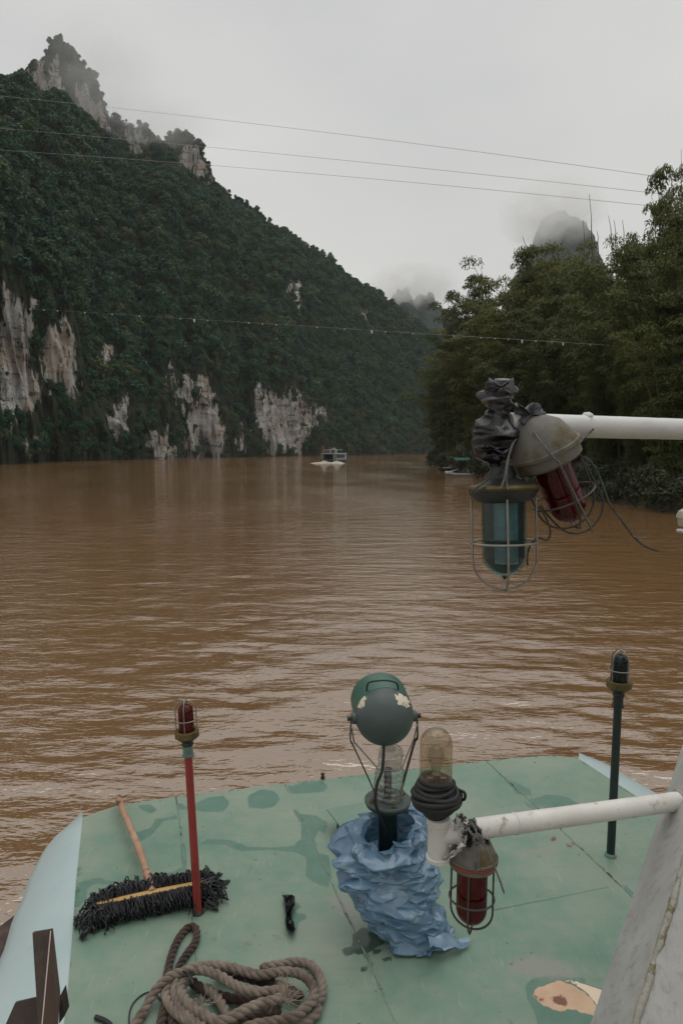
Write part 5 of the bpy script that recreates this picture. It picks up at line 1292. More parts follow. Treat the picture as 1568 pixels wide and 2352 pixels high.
# tape: a helical bundle of wrapped turns
tp_geo = []
prof = [(-72, 25), (-62, 33), (-52, 44), (-42, 54), (-34, 59), (-26, 58), (-18, 54), (-10, 48), (-2, 44), (6, 41), (11, 39)]
ph = np.array(prof, float)
u_, v_, a_ = frame(cax)
for i in range(11):
    pts = []
    for t in np.linspace(0, 2 * math.pi, 60, endpoint=False):
        h = -68 + i * 7.6 + 3.2 * math.sin(t + i * 1.7) + 1.6 * math.sin(2 * t + i)
        r_ = np.interp(h, ph[:, 0], ph[:, 1]) * (1 + .035 * math.sin(t * 2 + i * 2.3))
        pts.append(c0 + cax * h * kl + (u_ * math.cos(t) + v_ * math.sin(t)) * (r_ - 5) * kl)
    tp_geo.append(tube(np.array(pts), 6.6 * kl, 8, closed=True))
mk('tape_wrap', join(lathe([((r - 6) * kl, h * kl) for h, r in prof], c0, cax, 36), *tp_geo), M_TAPE, cl, 60)
mk('tape_loop', tube(spline([c0 + RT * 50 * kl - cax * 14 * kl, c0 + RT * 63 * kl - cax * 16 * kl - V3(0, .01, 0), c0 + RT * 64 * kl - cax * 30 * kl - V3(0, .01, 0), c0 + RT * 56 * kl - cax * 40 * kl], 8), 3.6 * kl, 8), M_TAPE, cl, 60)

# ------------------------------------------------------------------ caged lamps hung on cords
def hung_lamp(name, label, o, ax, k, gm, r_gl, len_gl, collar, wire, ring_h, r_cage, az, domem, inner=None):
    """o = centre of the rim, ax = the way the glass points"""
    root = thing(name, label, 'lamp', o)
    c = collar
    mk('housing', lathe([(10 * k, -c * .98 * k), (c * .42 * k, -c * .90 * k), (c * .72 * k, -c * .66 * k), (c * .93 * k, -c * .22 * k), (c * .98 * k, -c * .06 * k), (c * 1.05 * k, -c * .04 * k), (c * 1.05 * k, c * .05 * k), (c * .97 * k, c * .07 * k)], o, ax, 40), domem, root, 40)
    mk('collar', lathe([(c * .96 * k, c * .05 * k), (c * .97 * k, c * .36 * k), (c * .88 * k, c * .44 * k), (r_gl * 1.08 * k, c * .46 * k)], o, ax, 40), domem, root, 30)
    gl = mk('glass', lathe(dome(r_gl * k, c * .30 * k, len_gl * k, 2.0 * k, 12), o, ax, 40, cap=False), gm, root, 60)
    mk('bulb', lathe([(9 * k, c * .4 * k), (9 * k, c * .75 * k), (16 * k, c * 1.1 * k), (17 * k, c * 1.35 * k), (9 * k, c * 1.6 * k), (.3 * k, c * 1.64 * k)], o, ax, 20), M_BULBD, gl, 60)
    if inner: mk('lens', lathe([(r_gl * .6 * k, c * .45 * k), (r_gl * .6 * k, len_gl * .82 * k)], o, ax, 24, cap=False), inner, gl, 60)
    arc_cage(o, ax, r_cage * k, c * .40 * k, (len_gl + 14) * k, 2, 2.4 * k, wire, root, ring_h=[ring_h * k], az0=az)
    return root
# lower one, under the tee
o = W(1085, 1966, 1.60); ax = unit(W(1080, 2125, 1.60) - o); ax = unit(ax * .5 - DZ * .5)
rlmp = hung_lamp('hanging_red_lamp', 'red caged lamp hanging upside down under the white tee beside the blue sheet', o, ax, m2px(o), M_REDGL, 35, 158, 55, M_WIRED, 96, 48, .35, M_GREYM)
mk('gasket', ring(o + ax * 8 * m2px(o), ax, 54 * m2px(o), 3.2 * m2px(o), 40, 6), M_REDP, rlmp, 60)
kk = m2px(o)
hc = thing('tying_cord', 'grey twisted cord tying the lower red lamp to the white tee', 'cord', W(1090, 1990, 1.52))
cord('strand', [W(1075, 1893, 1.565), W(1078, 1910, 1.545), W(1090, 1928, 1.54), W(1084, 1950, 1.54), W(1090, 1975, 1.535), W(1092, 2002, 1.54)], 2.6 * kk, M_CORD, None, hc)
cord('strand', [W(1082, 1888, 1.57), W(1092, 1908, 1.55), W(1098, 1930, 1.54), W(1098, 1965, 1.53), W(1097, 2000, 1.535)], 2.6 * kk, M_CORD, None, hc)
cord('strand', [W(1070, 1900, 1.55), W(1090, 1922, 1.535), W(1110, 1938, 1.53), W(1122, 1962, 1.525), W(1135, 1992, 1.53), W(1148, 2025, 1.535), W(1157, 2052, 1.54)], 2.7 * kk, M_CORD, None, hc)
cord('knot', [W(1085, 1920, 1.54), W(1096, 1916, 1.525), W(1106, 1926, 1.52), W(1098, 1936, 1.53), W(1086, 1930, 1.53), W(1094, 1921, 1.52), W(1108, 1932, 1.525)], 3.4 * kk, M_CORD, None, hc)
cord('loop', [W(1087, 1880, 1.60), W(1091, 1884, 1.57), W(1093, 1905, 1.565), W(1096, 1925, 1.57), W(1094, 1932, 1.60), W(1090, 1920, 1.63), W(1086, 1890, 1.63), W(1087, 1880, 1.60)], 2.4 * kk, M_CORD, None, hc)

# ------------------------------------------------------------------ upper pipe with wrapped end and two hung lamps
UA, UB = W(1262, 977.5, 1.33), W(1640, 988, 1.50)
kU = m2px(UA); pr = 26.5 * kU
up_ = thing('upper_white_pipe', 'bright white pipe coming in from the right edge above the river', 'pipe', UA)
ud = unit(UB - UA); pe = (along(K0, UB[2]) + along(L0, UB[2])) / 2
pp = resample(np.vstack([[UA - ud * .10], spline([UB + ud * .05, UB + ud * .25, UB + ud * .45 + V3(.02, .06, 0), pe], 8)]), .008)
mk('tube', tube(pp, pr * (1 + .02 * fbm(pp * 35, 3, 4) * np.clip((pp[:, 0] - .42) * 6, .15, 1)), 24), M_WHITEB, up_, 60)
mk('weld_blob', lathe([(9 * kU, -7 * kU), (14 * kU, 0), (10 * kU, 8 * kU), (.3 * kU, 11 * kU)], W(1350, 957, 1.36), V3(.2, -.1, 1), 14, wob=lambda t, h: .15 * math.sin(3 * t)), M_WHITEB, up_, 60)
def film_blob(name, rows, d, seed, mat, parent, amp=1.0, depth=.8):
    """crumpled film round a core: rows of (y, left x, right x) pixels at distance d"""
    O = np.array(rows, float); n, m = 70, 90; ys = np.linspace(O[0, 0], O[-1, 0], n); P = np.zeros((n, m, 3))
    for i, y in enumerate(ys):
        l, r_ = np.interp(y, O[:, 0], O[:, 1]), np.interp(y, O[:, 0], O[:, 2]); c = W((l + r_) / 2, y, d); hw = (r_ - l) / 2 * d / FPX
        for j in range(m):
            t = 2 * math.pi * j / m; P[i, j] = c + RT * hw * math.cos(t) + V3(0, 1, 0) * hw * depth * math.sin(t)
    cen = P.mean(1, keepdims=True); nr = P - cen; nr[..., 2] = 0; nr /= (np.linalg.norm(nr, axis=2)[..., None] + 1e-9); Q = P.reshape(-1, 3)
    dd = crumple(Q * V3(.7, .7, 1.5), seed, 9, 8, 20, .10) + crumple(Q * V3(.6, .6, 1.6), seed + 9, 8, 26, 60, .09)
    Q = Q + nr.reshape(-1, 3) * (dd * amp)[:, None] + np.stack([crumple(Q, seed + 30 + a * 9, 4, 16, 40, .05) for a in range(3)], 1)
    c0_, c1_ = Q[:m].mean(0), Q[-m:].mean(0); N = len(Q); Q = np.vstack([Q, c0_, c1_])
    fs = [tuple(f) for f in grid_faces(n, m, True)] + [(N, (j + 1) % m, j) for j in range(m)] + [(N + 1, (n - 1) * m + j, (n - 1) * m + (j + 1) % m) for j in range(m)]
    return mk(name, (Q, fs), mat, parent, 26)
wrapt = thing('wrapped_pipe_end', 'black plastic film wrapped round the end of the upper white pipe', 'plastic film', W(1148, 1095, 1.28))
film_blob('bundle', [(905, 1112, 1176), (930, 1104, 1184), (960, 1102, 1188), (990, 1106, 1180), (1008, 1110, 1172), (1030, 1098, 1172), (1048, 1100, 1174), (1070, 1116, 1166), (1096, 1128, 1166)], 1.285, 5, M_BAGBLK, wrapt, 1.0)
film_blob('top_flap', [(872, 1122, 1176), (884, 1114, 1182), (900, 1110, 1184), (915, 1112, 1180), (926, 1122, 1172)], 1.27, 15, M_GREYBAG, wrapt, 1.2, .55)
# horns of the flap
scrap([(1112, 905), (1114, 880), (1124, 870), (1140, 882), (1150, 884), (1165, 876), (1178, 869), (1182, 895), (1180, 908), (1160, 894), (1140, 902), (1125, 898)], 1.232, .012, 21, M_GREYBAG, 'flap', wrapt)
scrap([(1178, 930), (1190, 928), (1205, 936), (1222, 925), (1236, 926), (1244, 940), (1253, 952), (1240, 962), (1248, 970), (1235, 985), (1215, 990), (1198, 975), (1186, 955)], 1.272, .018, 23, M_GREYBAG, 'flap', wrapt)
scrap([(1095, 1030), (1118, 1020), (1150, 1030), (1175, 1022), (1160, 1044), (1125, 1046), (1104, 1040)], 1.232, .014, 25, M_BAGBLK, 'flap', wrapt)
scrap([(1105, 975), (1130, 968), (1165, 985), (1180, 995), (1150, 1000), (1120, 992)], 1.228, .012, 27, M_GREYBAG, 'flap', wrapt) if False else None
film_blob('pipe_wrap', [(938, 1190, 1240), (955, 1178, 1252), (975, 1176, 1250), (995, 1180, 1236), (1012, 1186, 1222)], 1.30, 33, M_BAGBLK, wrapt, .8, .8)
# tilted red lamp
o = W(1249, 1032, 1.275); k = m2px(o); ax = unit(W(1249 + .38 * 150, 1032 + .925 * 150, 1.30) - o)
tl = hung_lamp('tilted_red_lamp', 'tilted red caged lamp with grey domed housing hanging from the upper pipe', o, ax, k, M_REDGL, 43, 186, 80, M_WIRED, 122, 70, .25, M_GREYM)
# hanging green lamp
o2 = W(1155, 1118, 1.275); ax2 = unit(W(1159, 1330, 1.285) - o2); k2 = m2px(o2)
g2 = thing('hanging_green_lamp', 'dark blue-green glass caged lamp hanging at the end of the upper pipe', 'lamp', o2)
mk('housing', lathe([(22 * k2, -46 * k2), (26 * k2, -40 * k2), (30 * k2, -20 * k2), (52 * k2, -10 * k2), (70 * k2, -4 * k2)], o2, ax2, 36), M_BLACKM, g2, 40)
mk('collar', lathe([(79 * k2, 6.5 * k2), (78 * k2, 12 * k2), (70 * k2, 24 * k2), (60 * k2, 33 * k2), (52 * k2, 35 * k2)], o2, ax2, 44), M_BLACKM, g2, 30)
mk('rim', lathe([(70 * k2, -5 * k2), (77 * k2, -3 * k2), (80 * k2, 2 * k2), (79 * k2, 6 * k2), (72 * k2, 7 * k2)], o2, ax2, 44), M_BRASS, g2, 30)
gg = mk('glass', lathe(dome(51 * k2, 20 * k2, 208 * k2, 2.5 * k2, 14), o2, ax2, 44, cap=False), M_PALEGL, g2, 60)
M_GLINT = paint('pale_teal_glint', (0.11, 0.18, 0.21), (0.17, 0.26, 0.29), 12, (0.2, 0.35))  # highlight on the glass, put into a pale colour
mk('dark_backing', lathe(dome(45 * k2, 24 * k2, 200 * k2, 0, 10), o2, ax2, 36), M_BLACKM, gg, 60)  # black core added to make the glass look dark at its sides
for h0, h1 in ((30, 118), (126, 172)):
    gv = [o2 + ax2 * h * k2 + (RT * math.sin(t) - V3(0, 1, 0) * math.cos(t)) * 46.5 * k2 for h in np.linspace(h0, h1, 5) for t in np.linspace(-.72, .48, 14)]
    mk('lens', (np.array(gv), grid_faces(5, 14)), M_GLINT, gg, 60)  # added strips facing the camera carry the painted highlight
mk('glass_tip', lathe([(9 * k2, 206 * k2), (4 * k2, 212 * k2), (.3 * k2, 216 * k2)], o2, ax2, 14), M_BLACKM, gg, 60)
arc_cage(o2, ax2, 73 * k2, 26 * k2, 238 * k2, 2, 2.7 * k2, M_WIRE, g2, ring_h=[128 * k2], az0=.12)
# cords of the upper lamps
uc = thing('lamp_cords', 'dark twisted cords tying the two lamps to the upper pipe', 'cord', W(1250, 1100, 1.25))
cord('strand', [W(1214, 976, 1.26), W(1240, 1012, 1.195), W(1262, 1042, 1.185), W(1284, 1066, 1.188), W(1310, 1118, 1.22), W(1340, 1180, 1.235), W(1361, 1222, 1.25)], 2.9 * k, M_CORD, None, uc)
cord('strand', [W(1252, 952, 1.32), W(1275, 970, 1.285), W(1290, 984, 1.26)], 2.4 * k, M_CORDD, None, uc)
cord('strand', [W(1203, 990, 1.27), W(1178, 1018, 1.24), W(1166, 1052, 1.225), W(1158, 1098, 1.21), W(1149, 1122, 1.205)], 2.6 * k, M_CORD, None, uc)
cord('strand', [W(1180, 1016, 1.24), W(1168, 1052, 1.235), W(1162, 1096, 1.215), W(1165, 1124, 1.205)], 2.4 * k, M_CORD, None, uc)
cord('strand', [W(1329, 1045, 1.27), W(1357, 1062, 1.25), W(1376, 1096, 1.24), W(1399, 1156, 1.24), W(1425, 1194, 1.24), W(1455, 1234, 1.25), W(1482, 1256, 1.25), W(1512, 1266, 1.25)], 2.6 * k, M_CORDD, None, uc)
cord('frayed_end', [W(1452, 1230, 1.249), W(1465, 1236, 1.24), W(1488, 1234, 1.24)], 1.9 * k, M_CORD, None, uc)
cord('strand', [W(1236, 1164, 1.29), W(1255, 1194, 1.29), W(1263, 1224, 1.29), W(1255, 1241, 1.29), W(1236, 1236, 1.29), W(1218, 1251, 1.295), W(1210, 1278, 1.30), W(1211, 1298, 1.30)], 2.6 * k, M_CORDD, None, uc)
cord('strand', [W(1322, 1028, 1.25), W(1340, 1006, 1.31), W(1352, 996, 1.335), W(1362, 985, 1.335)], 2.6 * k, M_CORD, None, uc)
cord('strand', [W(1340, 1060, 1.29), W(1362, 1100, 1.29), W(1384, 1150, 1.30), W(1372, 1195, 1.31), W(1340, 1222, 1.31), W(1300, 1222, 1.31), W(1262, 1190, 1.30), W(1240, 1160, 1.29)], 2.6 * k, M_CORDD, None, uc)
cord('strand', [W(1116, 1118, 1.23), W(1080, 1136, 1.225), W(1092, 1122, 1.22), W(1130, 1096, 1.24), W(1150, 1080, 1.25)], 2.4 * k, M_CORDD, None, uc)
# cream fitting at the right edge of the view
ce = W(1578, 1186, 1.10); kc = m2px(ce)
M_CRM = paint('cream_plastic', (0.42, 0.40, 0.30), (0.52, 0.50, 0.39), 10, (0.4, 0.55), dirt=(0.22, 0.20, 0.10), dirt_at=(0.5, .7), dscale=20)
crf = thing('cream_fitting', 'small cream domed fitting hanging at the right edge of the view', 'fitting', ce - DZ * 45 * kc)
mk('cap', lathe([(24 * kc, -4 * kc), (24 * kc, 2 * kc), (20 * kc, 12 * kc), (10 * kc, 18 * kc), (.3 * kc, 19 * kc)], ce, DZ, 26), M_CRM, crf, 35)
mk('neck', lathe([(18 * kc, -22 * kc), (20 * kc, -18 * kc), (21 * kc, -4.2 * kc)], ce, DZ, 26), M_CRM, crf, 35)
mk('white_tie', ring(ce - DZ * 36 * kc, V3(.2, .1, 1), 19 * kc, 4 * kc, 24, 7), M_RWHITE, crf, 60)
mk('cord', tube([ce - DZ * 40 * kc, ce + DZ * 18 * kc, W(1592, 1010, 1.44)], 2 * kc, 6), M_CORDD, crf, 60)

# ------------------------------------------------------------------ rusty bracket at the left
brk = thing('rusty_bracket', 'dark rusty angle-iron bracket standing in the lower left corner', 'bracket', W(100, 2352, 1.6))
M_RB = paint('brown_rust_face', (0.075, 0.038, 0.032), (0.12, 0.062, 0.052), 9, (0.5, 0.65), dirt=(0.035, 0.02, 0.018), dscale=20, stretch=(1, 1, .4))
M_EDGE = paint('bright_cut_edge', (0.5, 0.42, 0.36), (0.6, 0.5, 0.43), 20, (0.4, 0.5))
E0, E1 = W(118, 2136, 1.62), W(92, 2420, 1.48)
mk('web', prism([E0, E1, W(80, 2420, 1.56), W(95, 2292, 1.64), W(75, 2143, 1.72)], V3(.002, .006, 0)), M_RUSTD, brk, None)
mk('flange', prism([E0 + V3(.002, 0, 0), W(137, 2283, 1.64), W(130, 2360, 1.60), W(128, 2420, 1.56), E1 + V3(.002, 0, 0)], V3(0, .006, 0)), M_RB, brk, None)
mk('edge', tube([E0 - V3(0, .002, 0), E1 - V3(0, .002, 0)], .0014, 6), M_EDGE, brk, None)
mk('foot_plate', prism([W(35, 2304, 1.66), W(95, 2290, 1.66), W(100, 2430, 1.6), W(-20, 2430, 1.6)], V3(0, .008, -.002)), M_RUSTD, brk, None)
mk('lug', prism([W(141, 2283, 1.7), W(149, 2334, 1.7), W(136, 2352, 1.7), W(137, 2290, 1.7)], V3(0, .03, 0)), M_RUSTD, brk, None)

# ------------------------------------------------------------------ mop
A0, B0 = dk(221, 2125), dk(476, 2072); mdir = unit(B0 - A0); mlen = np.linalg.norm(B0 - A0); mf = unit(np.cross(DZ, mdir)); mf = mf if mf[1] < 0 else -mf
mop = thing('mop', 'wide black string mop with yellow wooden bar lying on the green deck', 'mop', (A0 + B0) / 2)
M_YWOOD = paint('yellow_wood', (0.42, 0.25, 0.07), (0.52, 0.34, 0.11), 6, (0.45, 0.6), dirt=(0.28, 0.14, 0.04), dirt_at=(0.55, .7), dscale=12, stretch=(1, 1, 1))
M_STICK = paint('worn_wooden_handle', (0.27, 0.12, 0.06), (0.46, 0.30, 0.20), 7, (0.5, 0.65), dirt=(0.09, 0.035, 0.02), dirt_at=(0.52, 0.60), dscale=16, bump=.4, bd=.003)
M_YARN = paint('black_mop_yarn', (0.004, 0.004, 0.006), (0.012, 0.012, 0.017), 40, (0.25, 0.4), bump=.5, bd=.002, bscale=160, spec=.6)
hb = .062
b0, b1 = A0 + DZ * hb - mf * .012, B0 + DZ * (hb + .004) - mf * .012
nb = 24; vs, fs = [], []
for i in range(nb):
    f = i / (nb - 1); c = b0 + (b1 - b0) * f + DZ * .004 * math.sin(f * 3.1); w = .011 * (1 if 0 < i < nb - 1 else .55); 
    for a, b in ((-1, -1), (1, -1), (1, .6), (.6, 1), (-.6, 1), (-1, .6)): vs.append(c + mf * a * w + DZ * b * .007)
fs = [(i * 6 + e, i * 6 + (e + 1) % 6, i * 6 + 6 + (e + 1) % 6, i * 6 + 6 + e) for i in range(nb - 1) for e in range(6)] + [tuple(range(5, -1, -1)), tuple((nb - 1) * 6 + e for e in range(6))]
mk('bar', (np.array(vs), fs), M_YWOOD, mop, 35)
h0, h1 = b0 + (b1 - b0) * .50 + DZ * .004, dk(274, 1828, .045)
hp = resample(np.array([h0, h1]), .01); f = np.linspace(0, 1, len(hp))
hp = hp + RT[None] * (.006 * np.sin(f * 5))[:, None] 
hr = .0132 + .0006 * np.sin(f * 21) + .0018 * (np.exp(-((f - .42) / .012) ** 2) + np.exp(-((f - .15) / .012) ** 2) + np.exp(-((f - .5) / .01) ** 2)); hr[-2:] *= (.9, .6)
mk('handle', tube(hp, hr, 16), M_STICK, mop, 60)
mk('handle_fibre', tube(spline([hp[int(len(hp) * .36)] - RT * .012, hp[int(len(hp) * .37)] - RT * .03 + DZ * .004, hp[int(len(hp) * .35)] - RT * .035], 6), .0016, 5), M_STICK, mop, 60)
yr = np.random.default_rng(19); Y = []
_tube = tube
def tube(pts, r, n=8, cap=True, closed=False):
    return _tube(pts, r, n, cap, closed)
def wig(pts):
    P_ = np.asarray(pts, float); f_ = np.linspace(0, 1, len(P_))[:, None]; a_, b_ = yr.normal(0, .0045, 3), yr.normal(0, .003, 3)
    P_ = P_ + a_ * np.sin(f_ * 9 + yr.uniform(0, 6)) * f_ + b_ * np.sin(f_ * 19 + yr.uniform(0, 6)) * f_; P_[:, 2] = np.maximum(P_[:, 2], ZD + .003); return P_
for i in range(150):     # tight front roll
    s = (i + .5 + yr.normal(0, .25)) / 150; c = b0 + (b1 - b0) * s
    j = yr.normal(0, .003, 3); sk = mdir * (.012 + .006 * yr.normal())
    pts = [c + mf * .004 + DZ * .004, c + mf * .016 + DZ * .004 + j, c + mf * (.034 + .005 * yr.normal()) - DZ * .014 + sk * .4, c + mf * .042 - DZ * .034 + sk * .8 + j, c + mf * .034 - DZ * .052 + sk * 1.2]
    Y.append(tube(wig(spline(pts, 4)), yr.uniform(.0018, .0033), 5))
for i in range(330):     # loose strings behind the bar
    s = yr.uniform(-.02, 1.02); c = b0 + (b1 - b0) * s; L = (.034 + .026 * abs(yr.normal())) * (.55 + .55 * math.sin(math.pi * (s * .9 + .05))) + .03
    sk = mdir * float(np.clip(yr.normal(0, .025), -.04, .04)); z1 = yr.uniform(-.03, .022)
    pts = [c - mf * .004, c - mf * L * .35 + DZ * (.006 + abs(yr.normal(0, .012))) + sk * .3, c - mf * L * .75 + DZ * z1 + sk * .7, c - mf * L + DZ * min(z1 - .015, -.01) + sk, c - mf * (L * .9) - DZ * (hb - .006) + sk * 1.4 + mdir * float(np.clip(yr.normal(0, .015), -.03, .03))]
    Y.append(tube(wig(spline(pts, 4)), yr.uniform(.0018, .0033), 5))
for end, sgn, n_, ext in ((b0, -1, 95, .072), (b1, 1, 110, .075)):
    for i in range(n_):
        a = yr.normal(0, .9); d = mdir * sgn * math.cos(a) + mf * math.sin(a); L = ext * yr.uniform(.35, 1.05)
        st = end + mdir * sgn * yr.uniform(-.05, .01) + mf * yr.normal(0, .012)
        pts = [st, st + d * L * .4 + DZ * yr.uniform(-.02, .012), st + d * L * .8 - DZ * yr.uniform(.01, .05), st + d * L + mf * yr.normal(0, .014) - DZ * (hb - .006)]
        pts[-1][2] = max(pts[-1][2], ZD + .004); Y.append(tube(wig(spline(pts, 4)), yr.uniform(.0018, .0033), 5))
for x0, y0, x1, y1 in ((470, 2050, 524, 2024), (440, 2030, 424, 2012), (466, 2068, 500, 2088), (455, 2040, 506, 2006), (205, 2135, 188, 2156), (200, 2120, 172, 2108)):
    for q in range(7):
        a, b = dk(x0, y0, .03), dk(x1 + yr.normal(0, 3), y1 + yr.normal(0, 3), .006); Y.append(tube(spline([a, (a + b) / 2 + DZ * yr.uniform(0, .02) + yr.normal(0, .004, 3), b], 4), .0032, 5))
yo = mk('yarn', join(*Y), M_YARN, mop, 60); yo['kind'] = 'stuff'

# ------------------------------------------------------------------ mooring rope
def zr(z, h): return dk(229.7 + .3479 * z[0], 2095.8 + .3479 * z[1], h)
def zpath(pts, h, per=14):
    hh = h if hasattr(h, '__len__') else [h] * len(pts)
    return spline([zr(p, q) for p, q in zip(pts, hh)], per)
def ropemat(name, a, b, d):
    t = NT(name); t.set(rough=.9, spec=.15, sheen=.2); v = t.coord('Object')
    c = t.ramp(t.noise(v, 26, 6, .65), [(.3, a), (.7, b)]); c = t.mix(t.mr(t.noise(v, 9, 4), .55, .7), c, d)
    return t.out(c, t.bump(t.noise(v, 260, 5, .7), .8, .004))
M_ROPE = ropemat('weathered_hemp', (0.145, 0.110, 0.085), (0.30, 0.245, 0.20), (0.11, 0.075, 0.055))
M_ROPED = ropemat('dark_brown_rope', (0.040, 0.022, 0.016), (0.085, 0.050, 0.038), (0.03, 0.018, 0.013))
RR = .0138
rope = thing('mooring_rope', 'coiled brown twisted mooring rope lying at the front of the deck', 'rope', zr((900, 640), 0))
PATHS = [
    ([(170, 850), (230, 745), (290, 650), (340, 560), (400, 480), (470, 420), (540, 396), (620, 368), (720, 350), (850, 362), (960, 390), (1060, 412), (1200, 392), (1300, 400), (1370, 440), (1412, 510), (1410, 570), (1360, 625), (1280, 690), (1150, 722), (1000, 750), (820, 830), (640, 880)], [.016, .016, .018, .03, .045, .058, .066, .07, .07, .066, .062, .06, .056, .052, .05, .05, .05, .05, .052, .05, .05, .04, .03]),
    ([(560, 400), (640, 378), (720, 392), (800, 425), (880, 475), (960, 512), (1060, 528), (1150, 518), (1225, 535)], [.05, .066, .07, .07, .07, .07, .07, .07, .066]),
    ([(1060, 372), (1150, 352), (1300, 328), (1395, 352), (1448, 420), (1468, 500), (1450, 575), (1370, 650), (1250, 725), (1100, 800), (900, 860)], [.026, .026, .024, .022, .018, .018, .018, .02, .022, .02, .02]),
    ([(575, 455), (535, 505), (560, 575), (610, 625), (690, 680), (780, 718), (860, 695), (960, 642), (1060, 602), (1150, 580), (1230, 548)], [.05, .056, .062, .066, .07, .07, .07, .07, .07, .068, .066]),
    ([(470, 470), (436, 530), (455, 600), (510, 665), (600, 725), (700, 790), (900, 850), (1100, 880)], [.04, .036, .036, .04, .045, .05, .04, .03]),
    ([(520, 455), (496, 510), (510, 580), (560, 650), (640, 730), (740, 800), (900, 830)], [.05, .045, .046, .05, .056, .056, .05]),
    ([(1440, 625), (1415, 680), (1320, 730), (1210, 770), (1050, 830)], [.018, .018, .018, .018, .018]),
    ([(850, 730), (930, 700), (1020, 672), (1120, 648), (1190, 640)], [.026, .03, .03, .03, .03])]
for i, (pts, h) in enumerate(PATHS): mk('rope_turn', rope_geo(zpath(pts, h), RR, seed=i), M_ROPE, rope, 70)
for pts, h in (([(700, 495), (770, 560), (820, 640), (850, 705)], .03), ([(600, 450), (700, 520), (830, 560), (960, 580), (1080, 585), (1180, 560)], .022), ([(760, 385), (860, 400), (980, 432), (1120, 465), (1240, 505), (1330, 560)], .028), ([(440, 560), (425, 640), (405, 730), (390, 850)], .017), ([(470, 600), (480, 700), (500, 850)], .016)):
    mk('shaded_turn', rope_geo(zpath(pts, h), RR), M_ROPED if pts[0][0] != 700 else M_ROPE, rope, 70)  # lower turns take the darker rope, their shade put into the colour
eye = [(470, 700), (430, 560), (440, 440), (468, 300), (515, 180), (575, 105), (620, 95), (640, 130), (628, 200), (580, 265), (530, 345), (500, 420), (470, 520), (450, 640)]
er = thing('rope_eye', 'dark brown rope loop lying above the coil, pointing at the red pole', 'rope', zr((540, 250), 0))
mk('rope_turn', rope_geo(zpath(eye, .0125), .0122), M_ROPED, er, 70)
for q in range(4):
    c = [(520 + q * 24, 378 + q * 4), (575 + q * 10, 400 + q * 12), (596 + q * 6, 440 + q * 10), (600 + q * 4, 490 + q * 4)]
    mk('binding', tube(zpath(c, [.062, .084, .082, .062]), .0034, 6), M_TAPE, rope, 60)
fr = np.random.default_rng(31); F = []
for (zx, zy, n_, L, hh) in ((1235, 560, 46, .05, .07), (1230, 480, 22, .035, .06), (675, 600, 22, .04, .07), (1215, 530, 24, .03, .07), (1180, 590, 12, .04, .06)):
    for i in range(n_):
        p = zr((zx + fr.normal(0, 18), zy + fr.normal(0, 14)), hh); d = unit(fr.normal(size=3) + V3(0, 0, .7)); F.append(tube(spline([p, p + d * L * .5 + fr.normal(0, .003, 3), p + d * L * fr.uniform(.6, 1) + fr.normal(0, .006, 3)], 3), np.linspace(.0011, .0004, 7), 4))
for pts, h in PATHS:
    Pp = resample(zpath(pts, h), .005)
    for p in Pp[::1]:
        if fr.random() < .75:
            d = unit(fr.normal(size=3) + V3(0, 0, .4)); q = p + d * RR * .95; F.append(tube([q, q + (d + fr.normal(0, .6, 3)) * fr.uniform(.004, .010)], [.0005, .0002], 3))
M_FIB = ropemat('pale_rope_fibre', (0.28, 0.22, 0.17), (0.44, 0.37, 0.30), (0.22, 0.16, 0.11))
ff = mk('frayed_fibre', join(*F), M_FIB, rope, None); ff['kind'] = 'stuff'

# ------------------------------------------------------------------ small things on the deck
o = scrap([(0, 0), (1, 0), (1, 1)], 2, 0, 1, M_BAGBLK, 'x', film) if False else None
n1, n2 = 40, 16; T = np.zeros((n1, n2, 3))
for i in range(n1):
    f = i / (n1 - 1); cx_ = 659 + 12 * f + 4 * math.sin(f * 7); hw = (11 - 4 * f + 3 * math.sin(f * 9)) * (1 if f < .95 else .7)
    for j in range(n2): T[i, j] = dk(cx_ + hw * (j / (n2 - 1) * 2 - 1), 2056 + 88 * f, .006 + .016 * abs(math.sin(j * 1.1 + f * 4)))
T = T.reshape(-1, 3); T[:, 2] += np.abs(crumple(T, 8, 8, 18, 50, .18)); T[:, :2] += .004 * np.stack([fbm(T * 40, 2, 1), fbm(T * 40, 2, 2)], 1)
o = mk('plastic_scrap', (T, grid_faces(n1, n2)), M_BAGBLK, None, 25); tag(o, 'crumpled strip of black plastic lying alone on the green deck', 'plastic scrap')
tag(mk('thin_cable', tube(spline([dk(372, 2300, .004), dk(352, 2280, .004), dk(330, 2283, .004), dk(306, 2305, .004), dk(297, 2335, .004), dk(303, 2365, .004), dk(340, 2390, .004)], 10), .0022, 6), M_TAPE), 'thin black cord looping beside the rope tail', 'cord')
tag(mk('cable_end', tube(spline([dk(219, 2336, .008), dk(236, 2342, .008), dk(252, 2352, .008), dk(266, 2372, .008)], 8), .0065, 8), M_TAPE), 'short end of thick black cable at the bottom edge of the deck', 'cable')
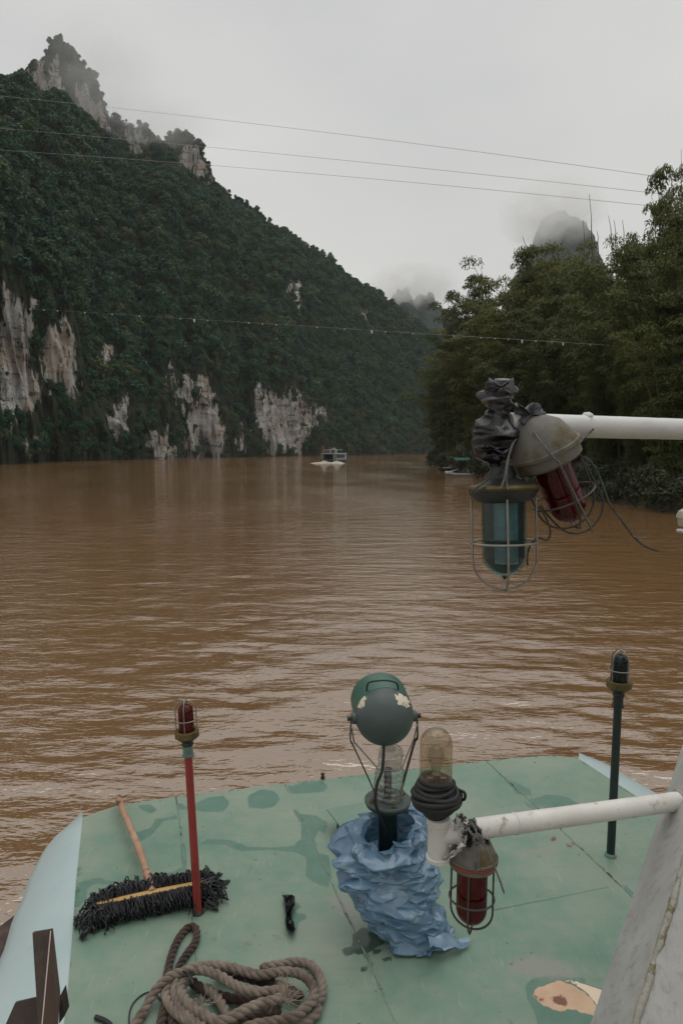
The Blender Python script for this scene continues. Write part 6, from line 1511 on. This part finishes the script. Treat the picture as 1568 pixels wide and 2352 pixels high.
# ------------------------------------------------------------------ air
def volume(name, density, colr):
    m = bpy.data.materials.new(name); m.use_nodes = True; n = m.node_tree.nodes
    n.remove(n['Principled BSDF']); v = n.new('ShaderNodeVolumePrincipled')
    v.inputs['Density'].default_value = density; v.inputs['Color'].default_value = (*colr, 1); v.inputs['Anisotropy'].default_value = 0.0
    m.node_tree.links.new(v.outputs[0], n['Material Output'].inputs['Volume']); return m
hz = mk('haze', obox((0, 700, 236), V3(2500, 0, 0), V3(0, 1500, 0), V3(0, 0, 240)), volume('haze_air', 0.00010, (0.93, 0.96, 1.0)), smooth=None)
tag(hz, 'thin pale haze filling the valley', 'haze', kind='stuff')
def mist(px, py, Y, rx, ry, rz, dens, lab, seed):
    """soft drifting cloud: density falls to nothing before the edge of its ball"""
    c = onY(px, py, Y); u = np.linspace(0, math.pi, 17); w = np.linspace(0, 2 * math.pi, 25)[:-1]
    P = np.array([[V3(math.sin(a) * math.cos(b), math.sin(a) * math.sin(b), math.cos(a)) for b in w] for a in u]).reshape(-1, 3)
    m = volume('mist_air', dens, (1, 1, 1)); n, l = m.node_tree.nodes, m.node_tree.links
    v = [q for q in n if q.type == 'PRINCIPLED_VOLUME'][0]
    tc = n.new('ShaderNodeTexCoord'); g = n.new('ShaderNodeTexGradient'); g.gradient_type = 'SPHERICAL'; l.new(tc.outputs['Object'], g.inputs[0])
    nz = n.new('ShaderNodeTexNoise'); nz.inputs['Scale'].default_value = 3.0; nz.inputs['Detail'].default_value = 4; l.new(tc.outputs['Object'], nz.inputs['Vector'])
    r1 = n.new('ShaderNodeMapRange'); r1.inputs['From Min'].default_value = .30; r1.inputs['From Max'].default_value = .62; l.new(nz.outputs['Fac'], r1.inputs['Value'])
    r2 = n.new('ShaderNodeMapRange'); r2.inputs['From Min'].default_value = .04; r2.inputs['From Max'].default_value = .6; r2.inputs['To Max'].default_value = dens; l.new(g.outputs['Fac'], r2.inputs['Value'])
    mu = n.new('ShaderNodeMath'); mu.operation = 'MULTIPLY'; l.new(r1.outputs[0], mu.inputs[0]); l.new(r2.outputs[0], mu.inputs[1]); l.new(mu.outputs[0], v.inputs['Density'])
    o = mk('mist', (P, grid_faces(17, 24, True)[:, ::-1]), m, None, 180, base=(0, 0, 0))
    o.location = [float(q) for q in c]; o.scale = (rx, ry, rz)
    tag(o, lab, 'mist', kind='stuff')
mist(943, 664, 915, 70, 80, 34, .030, 'mist hiding the tops of the twin-topped hill', 3)
mist(1268, 492, 1040, 84, 100, 54, .028, 'mist hiding the top of the cone-shaped peak', 7)
mist(225, 165, 415, 42, 24, 42, .02, 'mist drifting past the high rock tower', 11)
mist(330, 285, 455, 55, 22, 20, .03, 'mist on the saddle beside the rock tower', 13)
